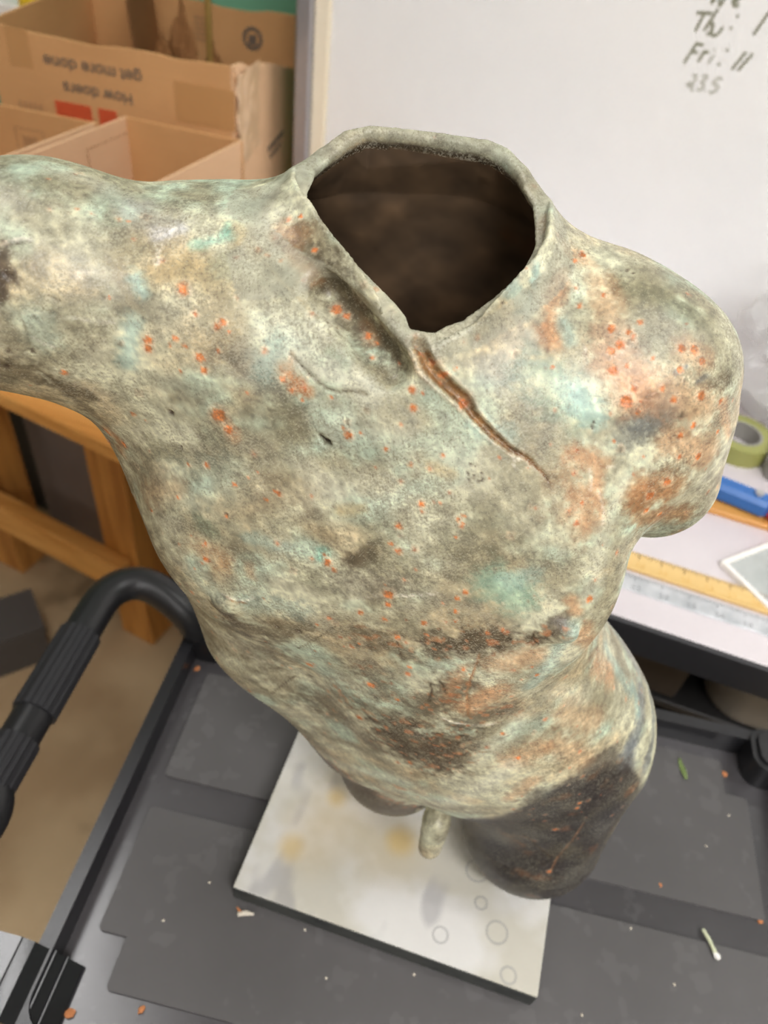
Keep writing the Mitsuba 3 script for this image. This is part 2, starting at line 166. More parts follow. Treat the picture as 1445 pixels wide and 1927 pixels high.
PATCH=[(-20.5,97.4,1120.2,6.1,98.6,1118.2,16.6,'k',0.85),(-11.7,96.7,1159.3,1.8,96.2,1186.1,10.2,'k',0.6),(-16.0,94.0,1213.5,14.9,90.3,1224.6,7.2,'k',0.75),(-37.1,94.9,1162.8,-47.9,94.8,1180.0,9.0,'k',0.35),(-51.0,93.9,1209.8,-30.2,95.0,1204.8,6.7,'k',0.45),(3.9,99.3,1101.6,-37.2,91.9,1095.9,8.5,'k',0.35),(7.7,93.0,1213.8,29.4,87.9,1226.6,5.5,'k',0.4),(34.1,87.0,1229.5,44.3,83.1,1241.5,5.4,'k',0.75),(45.3,77.4,1251.9,49.8,77.9,1245.5,3.2,'o',0.6),(8.4,95.6,1148.5,35.3,87.5,1164.0,7.9,'k',0.5),(11.3,95.0,1166.1,22.3,93.4,1184.7,7.1,'o',0.7),(17.3,93.0,1207.8,37.6,88.0,1215.7,6.7,'o',0.5),(1.6,95.1,1202.3,-2.0,96.6,1174.4,3.9,'o',0.5),(-40.8,94.2,1136.8,-21.2,97.0,1137.9,7.5,'k',0.3),(76.9,78.8,960.0,113.9,85.0,951.4,25.0,'d',0.97),(79.2,83.5,1011.3,132.8,66.9,1015.9,19.5,'d',0.97),(107.0,74.1,1064.7,138.3,62.8,1022.9,14.8,'d',0.95),(56.4,69.5,965.7,71.0,82.9,1005.3,13.8,'d',0.9),(117.9,90.0,929.0,106.2,91.9,926.5,12.3,'d',0.9),(128.3,76.8,965.0,133.3,71.6,975.1,20.0,'d',0.95),(131.9,47.8,1078.1,135.5,61.0,1043.4,10.0,'g',0.8),(135.8,9.1,1098.8,134.5,41.3,1082.1,8.1,'g',0.7),(150.3,-8.5,1077.1,154.2,36.2,1051.1,6.9,'g',0.75),(123.1,-20.1,1108.0,145.0,-11.7,1084.1,3.8,'g',0.6),(107.8,-22.4,1122.8,134.8,-8.3,1098.9,5.9,'g',0.8),(102.4,70.0,1091.9,117.2,57.6,1089.7,8.2,'d',0.55),(86.7,83.9,1074.8,73.5,89.7,1072.8,9.6,'d',0.5),(-58.3,72.8,1012.0,-21.3,66.2,968.8,9.3,'k',0.9),(-12.9,66.2,968.5,8.4,59.7,958.0,3.7,'k',0.8),(48.5,62.8,960.3,54.6,63.2,939.5,4.1,'o',0.8),(-132.3,93.7,1203.9,-125.1,90.0,1189.9,5.7,'k',0.7),(-126.7,86.2,1176.9,-88.3,93.1,1202.3,9.0,'d2',0.75),(-120.8,76.9,1145.0,-102.6,82.8,1157.6,12.9,'d2',0.6),(-103.6,78.6,1128.3,-89.4,79.6,1117.4,7.9,'d2',0.4),(-61.8,88.9,1143.3,-75.0,80.4,1105.8,11.3,'k',0.35),(-88.8,60.5,1029.0,-56.6,76.6,1028.5,9.2,'d2',0.3),(-76.8,93.3,1206.7,-59.5,93.7,1208.8,7.3,'d2',0.35),(-116.1,87.0,1242.7,-121.9,86.1,1244.0,4.3,'d2',0.4),(-143.0,80.1,1255.0,-138.3,82.2,1250.7,4.8,'v',0.5),(-127.7,57.9,1336.8,-115.6,57.4,1336.5,9.5,'g2',0.6),(-134.9,53.7,1346.4,-131.8,56.4,1340.6,6.1,'d2',0.5),(-112.6,59.1,1332.6,-107.2,64.3,1319.7,6.2,'d2',0.35),(-104.7,64.1,1320.2,-96.7,73.0,1297.5,6.8,'v2',0.5),(-86.9,72.1,1302.7,-73.9,73.3,1300.8,6.4,'v2',0.45),(-88.4,74.7,1294.5,-85.2,76.3,1290.0,4.5,'d2',0.4),(-63.7,86.1,1256.6,-55.5,84.2,1264.8,4.7,'k',0.7),(-56.6,82.3,1272.0,-38.7,85.7,1258.2,10.2,'v2',0.45),(-68.5,89.4,1240.3,-37.1,87.8,1249.0,6.9,'g2',0.45),(-87.9,88.7,1241.5,-73.5,90.1,1235.3,7.0,'v2',0.35),(-152.1,68.0,1288.4,-139.4,69.4,1293.0,8.7,'d2',0.3),(-171.4,64.2,1285.3,-159.4,67.0,1285.6,6.8,'v2',0.4),(-109.4,81.8,1264.9,-98.2,83.1,1263.8,6.2,'v2',0.25),(-187.1,58.4,1267.5,-172.4,67.3,1264.6,8.2,'d2',0.35),(-159.0,72.4,1265.6,-133.1,73.6,1281.1,10.7,'t2',0.25),(-104.3,20.4,1379.4,-95.3,22.9,1368.5,4.7,'k2',0.6),(-94.8,23.0,1368.7,-82.8,29.4,1358.8,8.6,'k2',0.9),(-84.9,28.0,1360.2,-64.3,40.9,1350.5,8.1,'k2',0.92),(-77.3,33.1,1355.3,-73.5,37.4,1350.4,3.8,'o2',0.3),(-116.0,11.7,1383.1,-102.5,24.5,1374.3,3.8,'k2',0.6),(-116.5,22.2,1375.4,-104.2,26.8,1370.0,3.3,'o2',0.6),(-123.9,13.9,1380.1,-115.3,13.9,1381.8,5.2,'o2',0.45),(-66.1,39.5,1353.4,-57.9,45.7,1345.2,2.8,'k2',0.8),(-229.7,79.3,1326.8,-202.5,65.6,1307.8,5.2,'d2',0.85),(-215.6,74.1,1323.9,-200.3,55.6,1283.0,3.8,'d2',0.5),(-226.4,67.4,1374.7,-224.5,75.7,1360.2,3.5,'k',0.8),(-224.1,72.1,1366.9,-220.9,70.4,1367.9,2.6,'k',0.8),(-228.9,43.6,1391.4,-220.9,31.5,1392.8,5.8,'v2',0.4),(-219.4,63.1,1376.5,-214.5,66.5,1369.6,5.7,'d2',0.35),(-225.9,78.8,1351.6,-222.1,77.9,1330.5,4.5,'d2',0.5),(-177.8,53.5,1358.1,-168.3,54.3,1352.8,5.6,'d2',0.45),(-201.0,19.8,1387.3,-188.2,16.3,1383.6,6.1,'g2',0.35),(-212.6,49.2,1278.4,-196.9,49.8,1239.1,5.5,'d2',0.5),(-197.1,49.1,1235.2,-169.8,77.8,1219.9,5.3,'d2',0.5),(-167.3,78.0,1207.7,-150.7,62.5,1116.4,4.1,'d2',0.35),(52.1,38.2,1337.5,61.9,33.9,1341.2,7.7,'g3',0.75),(49.1,43.0,1327.9,59.0,37.1,1335.3,5.8,'g3',0.5),(31.7,-4.1,1378.5,62.3,-2.2,1373.9,4.8,'v2',0.55),(65.0,-0.6,1372.7,73.4,-2.8,1370.5,5.3,'v2',0.4),(-17.8,44.2,1353.6,-6.4,31.0,1361.7,9.3,'g4',0.45),(-1.1,39.4,1351.6,23.7,42.6,1339.6,9.4,'t',0.25),(81.4,19.2,1350.5,89.8,11.6,1350.2,3.4,'k',0.5),(61.8,24.4,1356.5,66.1,21.2,1358.3,1.4,'g3',0.8),(73.0,23.0,1352.5,77.3,18.6,1354.9,1.4,'g3',0.7),(-9.7,73.9,1292.2,7.3,74.6,1283.7,7.4,'v2',0.3),(-21.4,80.0,1276.7,-4.9,80.4,1271.0,8.6,'v2',0.35),(-163.0,39.5,1369.3,-139.9,36.9,1367.7,9.3,'c',0.55),(-144.6,45.0,1360.7,-134.0,48.5,1354.4,7.0,'c',0.4),(-145.0,13.3,1380.7,-124.3,32.6,1368.7,6.2,'c',0.4),(-183.4,48.8,1367.2,-168.5,44.7,1365.7,6.0,'c',0.35),(-110.0,55.6,1339.4,-101.9,57.9,1334.3,3.1,'o2',0.9),(-102.9,58.5,1333.1,-97.8,59.1,1331.8,2.9,'o2',0.85),(-106.7,52.0,1344.9,-106.5,55.0,1339.9,1.4,'o2',0.8),(4.7,1.3,1379.6,-1.2,21.4,1368.0,4.3,'o2',0.65),(-1.2,21.4,1368.0,5.4,26.3,1361.5,4.7,'o2',0.7),(5.2,-13.2,1385.6,13.5,-12.8,1382.3,4.9,'o',0.5),(22.1,-3.5,1378.1,33.2,20.3,1364.2,6.8,'o',0.45),(31.8,24.2,1360.7,46.4,31.3,1351.8,9.0,'o',0.55),(49.3,32.1,1350.1,81.5,23.5,1343.1,9.5,'o',0.5),(64.6,16.4,1363.3,75.9,15.0,1359.4,5.7,'o',0.45),(44.1,37.0,1343.6,33.8,30.5,1354.0,6.7,'o',0.4),(26.8,53.2,1320.8,37.2,50.9,1318.5,5.8,'o',0.7),(33.2,58.2,1307.2,42.6,61.7,1292.3,6.4,'o',0.5),(20.8,59.8,1311.8,28.5,64.3,1297.7,7.3,'o',0.25),(39.3,53.6,1311.5,47.1,58.6,1294.1,3.4,'o',0.6),(69.3,35.8,1327.5,91.9,23.9,1317.3,7.4,'o',0.55),(61.7,46.6,1304.7,78.8,37.7,1301.4,8.0,'o2',0.75),(67.2,47.0,1288.7,99.2,20.7,1272.5,6.2,'o2',0.6),(90.8,16.6,1340.4,102.9,10.6,1319.5,3.0,'o',0.5),(-8.6,-25.5,1394.1,-8.3,-17.5,1391.2,1.5,'o',0.8),(34.0,61.4,1300.1,39.6,66.3,1285.1,6.4,'o',0.35),(-131.8,66.6,1309.0,-129.0,67.9,1304.4,3.0,'o',0.5),(-200.5,53.8,1278.1,-195.0,55.0,1273.4,4.3,'o2',0.7),(-197.5,52.0,1264.9,-195.6,53.1,1264.4,3.3,'o2',0.5),(-73.8,79.1,1282.0,-64.0,78.2,1285.7,3.0,'c',0.6),(-36.0,69.6,1311.3,-26.0,68.9,1310.2,2.9,'c',0.7),(-86.6,72.9,1300.2,-77.5,70.9,1307.5,4.9,'c',0.2),(56.6,78.7,1231.2,101.6,26.9,1141.1,5.4,'o',0.6),(86.6,43.2,1156.2,102.8,33.8,1136.6,5.2,'o',0.5),(46.6,92.5,1115.6,60.9,85.4,1122.4,8.4,'o',0.5),(70.5,70.6,1145.2,96.3,58.9,1123.9,8.2,'o',0.35),(73.7,78.6,1122.4,96.8,71.5,1099.3,7.1,'o',0.35),(56.0,95.0,1075.1,65.2,90.5,1092.7,5.4,'o',0.4),(-15.7,89.8,1043.2,-10.2,91.5,1045.5,2.9,'o',0.7),(-34.5,63.6,970.4,-21.8,66.1,973.1,3.3,'o',0.5),(-142.4,84.3,1239.7,-130.3,87.3,1234.4,6.0,'o2',0.35),(-115.8,88.4,1236.2,-115.6,89.0,1232.7,3.3,'o',0.4),(-175.8,68.6,1253.5,-159.0,72.4,1265.6,7.1,'o2',0.25),(-118.8,76.9,1277.5,-95.4,76.4,1287.3,10.3,'o',0.12),(91.8,80.3,982.5,123.4,81.7,953.8,5.5,'o2',0.25),(75.5,84.1,930.2,133.1,83.9,918.8,3.3,'o2',0.5),(-158.0,29.2,1375.4,-145.0,21.0,1377.9,2.8,'t',0.5),(-147.6,20.4,1378.4,-147.2,14.1,1380.6,2.1,'t',0.5),(-178.1,47.9,1365.3,-175.1,50.5,1361.0,3.5,'t2',0.7),(-176.9,58.4,1348.0,-179.4,63.3,1331.1,4.2,'t2',0.55),(-124.5,48.0,1353.5,-104.1,51.0,1346.2,10.8,'p',0.35),(-141.1,33.2,1370.7,-119.9,31.3,1369.0,7.0,'t2',0.25),(-113.8,51.3,1347.0,-117.0,56.6,1338.4,6.1,'t2',0.5),(-18.3,21.9,1380.2,-4.1,20.9,1369.7,4.6,'t2',0.5),(8.7,19.2,1366.2,12.4,24.0,1361.7,2.8,'t2',0.5),(-8.6,8.2,1385.4,-8.3,12.8,1380.1,2.3,'t2',0.7),(22.0,38.8,1345.3,31.4,42.0,1338.1,5.7,'t2',0.6),(14.5,39.4,1346.8,20.8,42.0,1341.4,5.7,'t2',0.35),(-19.1,58.5,1331.7,-6.4,57.6,1328.2,5.2,'t2',0.45),(5.5,82.7,1259.3,20.3,82.8,1252.1,8.8,'t',0.42),(22.0,78.3,1265.6,12.7,81.1,1261.7,5.6,'t2',0.4),(-115.1,91.5,1214.1,-88.9,92.4,1215.2,6.7,'t2',0.4),(-80.8,86.4,1253.4,-78.6,85.6,1257.2,2.6,'t',0.6),(-97.4,85.4,1255.0,-117.0,83.8,1255.0,3.7,'t2',0.4),(125.8,15.4,1111.2,134.0,25.0,1096.3,4.3,'t2',0.6),(50.3,83.1,1239.2,41.7,86.6,1187.4,4.3,'t2',0.55),(94.5,22.8,1153.2,123.0,21.7,1113.3,4.7,'t2',0.5),(-214.2,74.5,1351.7,-209.4,74.0,1342.0,5.9,'t2',0.3),(-104.1,51.0,1346.2,-95.7,38.4,1357.0,7.1,'p',0.4),(-148.7,86.5,1219.0,-132.4,92.5,1209.3,5.6,'t2',0.3),(-88.4,54.5,1341.0,-70.3,59.3,1338.6,5.2,'p',0.75),(-80.0,64.6,1323.8,-60.5,66.3,1327.0,10.5,'p',0.35),(-80.9,74.5,1296.5,-55.2,75.6,1294.5,11.4,'p',0.35),(-97.3,71.2,1302.5,-80.2,76.1,1291.3,6.4,'p',0.4),(-44.4,68.7,1317.8,-28.9,68.5,1312.2,11.9,'p',0.3),(-173.6,29.5,1377.3,-166.0,23.8,1378.8,3.3,'l',0.6),(-185.5,23.0,1382.0,-169.1,21.8,1379.8,7.1,'l',0.25),(18.6,97.3,1052.5,47.8,93.1,1110.7,6.3,'p',0.55),(27.6,96.9,1115.0,44.2,84.7,1151.5,5.8,'p',0.35),(58.2,73.4,1167.9,82.8,57.5,1147.0,6.7,'p',0.35),(-161.3,54.0,1351.5,-140.1,44.0,1361.0,9.4,'p',0.25),(-222.9,22.5,1393.6,-202.8,15.7,1387.8,4.6,'p',0.35),(-223.8,56.1,1384.0,-199.0,47.6,1378.1,8.8,'p',0.2),(35.5,20.0,1364.5,50.9,12.6,1369.0,9.5,'g4',0.3),(-14.8,66.1,1314.0,8.9,69.3,1296.8,12.0,'p',0.2),(-56.6,76.6,1028.5,-11.9,94.5,1062.5,5.3,'p',0.4),(-45.5,74.8,1296.5,-27.4,78.9,1281.2,9.8,'p',0.2),(50.6,58.1,1291.0,53.9,73.3,1254.1,5.1,'p',0.4),(54.7,47.8,1310.6,51.7,55.2,1295.8,3.0,'p',0.4)]  # patina; dark patches in throat hollow, under arm, along left flank also hold shade
SPOT=[(-136.9,65.5,1313.1,3.20),(-131.8,67.1,1306.9,1.98),(-157.8,45.0,1363.0,2.09),(-157.6,46.3,1361.7,1.86),(-146.8,58.7,1338.0,1.90),(-144.3,60.5,1332.6,1.43),(-170.3,59.4,1341.9,1.89),(-170.0,60.5,1338.5,1.66),(-158.2,57.2,1344.1,1.18),(-154.0,57.7,1341.8,0.95),(-206.7,71.3,1324.1,1.44),(-180.8,63.3,1300.7,1.02),(-202.6,52.0,1275.4,2.19),(-192.0,56.4,1273.5,1.90),(-206.6,45.2,1261.8,1.70),(-151.4,50.7,1354.5,0.93),(-138.8,50.3,1352.7,1.64),(-140.8,51.8,1350.8,1.41),(-92.6,29.0,1357.2,2.17),(-87.2,30.5,1355.7,1.44),(-75.5,36.3,1351.2,1.67),(-71.3,38.2,1350.0,0.95),(-71.8,43.6,1345.7,1.19),(-130.9,23.0,1375.4,1.42),(-126.2,24.2,1374.4,0.94),(-120.1,25.0,1373.5,0.71),(-116.2,6.8,1386.7,0.95),(-105.8,20.2,1379.1,1.17),(-75.4,28.2,1370.3,1.64),(-108.8,57.8,1334.9,1.43),(-104.2,59.7,1330.6,1.19),(-98.7,58.7,1332.7,1.19),(-99.1,61.0,1327.8,0.72),(-86.1,60.0,1331.7,0.71),(-50.8,58.9,1343.9,1.38),(-46.2,59.1,1343.5,0.69),(-48.7,62.4,1336.6,1.40),(-27.5,56.3,1339.7,2.10),(-38.2,53.9,1350.5,1.61),(-52.9,50.2,1361.0,1.13),(-54.0,46.4,1362.9,0.91),(-50.1,53.2,1357.4,0.91),(-34.2,50.9,1353.4,0.92),(-28.0,41.5,1364.5,1.14),(-34.7,-69.3,1309.4,1.55),(-75.3,67.4,1318.5,1.68),(-77.8,66.2,1321.0,0.72),(-69.4,67.4,1321.0,0.72),(-57.3,69.7,1316.7,0.96),(-45.5,70.3,1311.5,0.96),(-31.9,67.1,1317.6,0.95),(-36.7,75.5,1293.5,1.48),(-35.4,76.7,1289.5,0.74),(-104.2,77.1,1282.6,1.27),(-106.2,76.8,1282.8,0.76),(-110.5,78.0,1277.3,0.77),(-130.0,80.0,1262.6,1.32),(-45.1,79.8,1280.4,1.51),(-43.1,83.4,1267.6,1.53),(-47.3,82.6,1270.7,1.02),(-76.4,86.8,1252.4,1.84),(-78.2,85.8,1256.4,1.04),(-72.7,87.7,1248.6,1.06),(-18.5,75.8,1289.3,0.99),(-16.1,76.2,1287.3,0.99),(-16.5,74.9,1291.3,0.74),(-16.5,76.7,1285.9,1.00),(-17.6,78.5,1280.5,0.75),(-43.7,89.4,1241.1,2.39),(-43.0,90.5,1234.6,1.34),(-7.0,86.1,1250.9,1.30),(-10.1,87.2,1247.0,1.05),(-9.0,89.0,1238.9,1.06),(-7.8,90.2,1233.0,0.80),(-56.5,91.9,1225.0,1.36),(-43.5,92.2,1224.1,1.36),(-23.2,91.6,1227.5,1.35),(-20.7,93.0,1219.7,0.82),(-34.9,93.9,1213.4,1.38),(-58.2,94.4,1197.7,1.14),(-53.9,94.4,1202.2,0.85),(-71.9,92.7,1215.6,1.39),(-77.8,93.2,1208.6,0.84),(-81.6,87.7,1161.7,2.45),(-44.2,94.2,1165.4,2.40),(-25.6,96.3,1186.9,1.44),(-28.1,95.8,1159.0,1.21),(-47.9,91.9,1123.8,1.93),(8.9,90.1,1228.5,1.35),(15.9,88.7,1231.9,1.07),(2.1,95.2,1201.1,1.12),(2.6,96.2,1184.8,1.15),(-139.8,86.1,1233.4,1.65),(-140.7,83.8,1243.0,1.08),(-157.2,74.2,1262.2,1.07),(-127.1,75.0,1279.8,1.03),(-152.0,69.6,1281.1,0.78),(-142.5,70.8,1284.8,1.29),(34.9,21.6,1363.1,2.13),(34.3,30.0,1354.6,2.13),(29.9,16.5,1367.1,1.66),(37.6,16.7,1367.1,1.18),(41.9,11.8,1370.4,1.19),(50.2,23.1,1360.6,0.94),(45.2,33.2,1349.3,1.42),(43.4,36.6,1344.5,2.85),(62.5,16.5,1363.8,1.90),(68.4,14.6,1363.4,2.14),(73.2,16.4,1359.7,1.67),(63.4,22.9,1357.6,1.66),(57.5,30.0,1350.7,1.19),(64.4,30.6,1346.3,1.43),(76.9,24.5,1347.1,1.93),(88.6,18.0,1342.4,1.48),(78.2,29.0,1334.0,1.47),(73.4,33.1,1329.6,1.23),(93.9,18.8,1326.3,1.01),(87.4,27.9,1316.6,1.78),(77.2,34.3,1318.6,1.25),(75.3,38.9,1306.4,2.28),(69.1,43.7,1299.9,2.04),(70.4,44.3,1290.4,1.55),(80.3,36.6,1283.2,1.33),(43.0,44.8,1327.8,0.73),(27.2,51.6,1323.4,0.96),(36.4,60.0,1301.1,0.99),(54.0,74.0,1252.0,1.58),(31.8,24.2,1360.7,1.65),(40.2,27.9,1356.6,0.94),(14.3,9.9,1371.6,0.95),(12.0,-15.4,1383.3,1.47),(8.4,-9.3,1382.9,1.21),(49.9,37.4,1340.8,0.96),(49.4,35.2,1345.1,0.71),(-12.1,97.7,1094.3,1.33),(-25.6,96.1,1193.2,1.14),(-173.9,72.0,1245.6,0.83),(-139.0,56.5,1341.7,0.95),(-135.4,52.0,1349.4,0.70),(-12.8,-66.9,1353.9,0.86),(24.1,2.9,1375.2,0.96),(7.8,34.7,1353.5,0.71),(-155.2,61.6,1329.9,0.72),(-134.5,42.6,1361.5,0.70),(41.6,87.7,1199.5,1.13),(36.9,89.1,1207.3,0.84),(50.9,90.7,1117.6,1.61),(36.3,90.5,1139.6,1.24),(14.9,94.7,1146.8,0.92),(106.7,76.4,1053.3,1.43),(100.7,80.1,1015.5,1.87),(106.7,77.4,1047.2,1.44),(65.5,72.6,904.4,1.73),(111.9,84.6,954.5,1.60),(-160.4,58.7,1340.9,0.71),(-186.8,57.5,1358.4,0.69),(-123.2,72.0,1091.6,1.40)]
PIT=[(-160.8,64.7,1307.4,1.75,1.2),(-84.8,68.6,1312.4,1.70,3),(-87.3,67.8,1313.9,0.97,2),(-88.2,93.1,1197.6,2.01,1.5),(-92.6,92.5,1190.3,1.16,1),(-100.1,92.7,1197.5,1.44,1),(-107.5,91.0,1185.2,1.47,1),(-40.5,94.1,1152.7,1.22,1),(31.8,43.7,1334.9,0.72,1),(32.0,44.9,1332.8,0.96,1),(-18.6,66.2,1314.7,0.48,0.6),(-16.6,66.2,1314.3,0.48,0.6),(-13.1,66.8,1311.8,0.48,0.5),(-17.7,69.1,1307.6,0.48,0.5),(-13.6,68.6,1307.7,0.48,0.5),(-11.9,67.9,1308.9,0.48,0.5),(70.8,31.1,1339.3,1.21,0.4),(-156.4,67.0,1289.1,1.29,0.6),(-130.4,79.7,1263.6,1.05,0.8),(-222.8,71.1,1367.9,1.54,0.8),(-229.2,79.2,1326.9,1.89,1),(-207.1,45.2,1262.7,1.42,1),(-225.7,79.8,1336.4,1.39,0.6),(-19.0,67.8,1311.1,0.48,0.5),(-21.9,67.3,1313.1,0.48,0.4),(-15.1,65.6,1315.1,0.48,0.4),(-16.4,67.9,1310.2,0.48,0.4),(33.6,-13.9,1381.1,0.98,0.5),(36.2,-12.9,1380.8,0.73,0.5),(-216.4,76.7,1336.6,1.16,0.5),(-20.3,27.6,1375.2,0.46,0.4)]
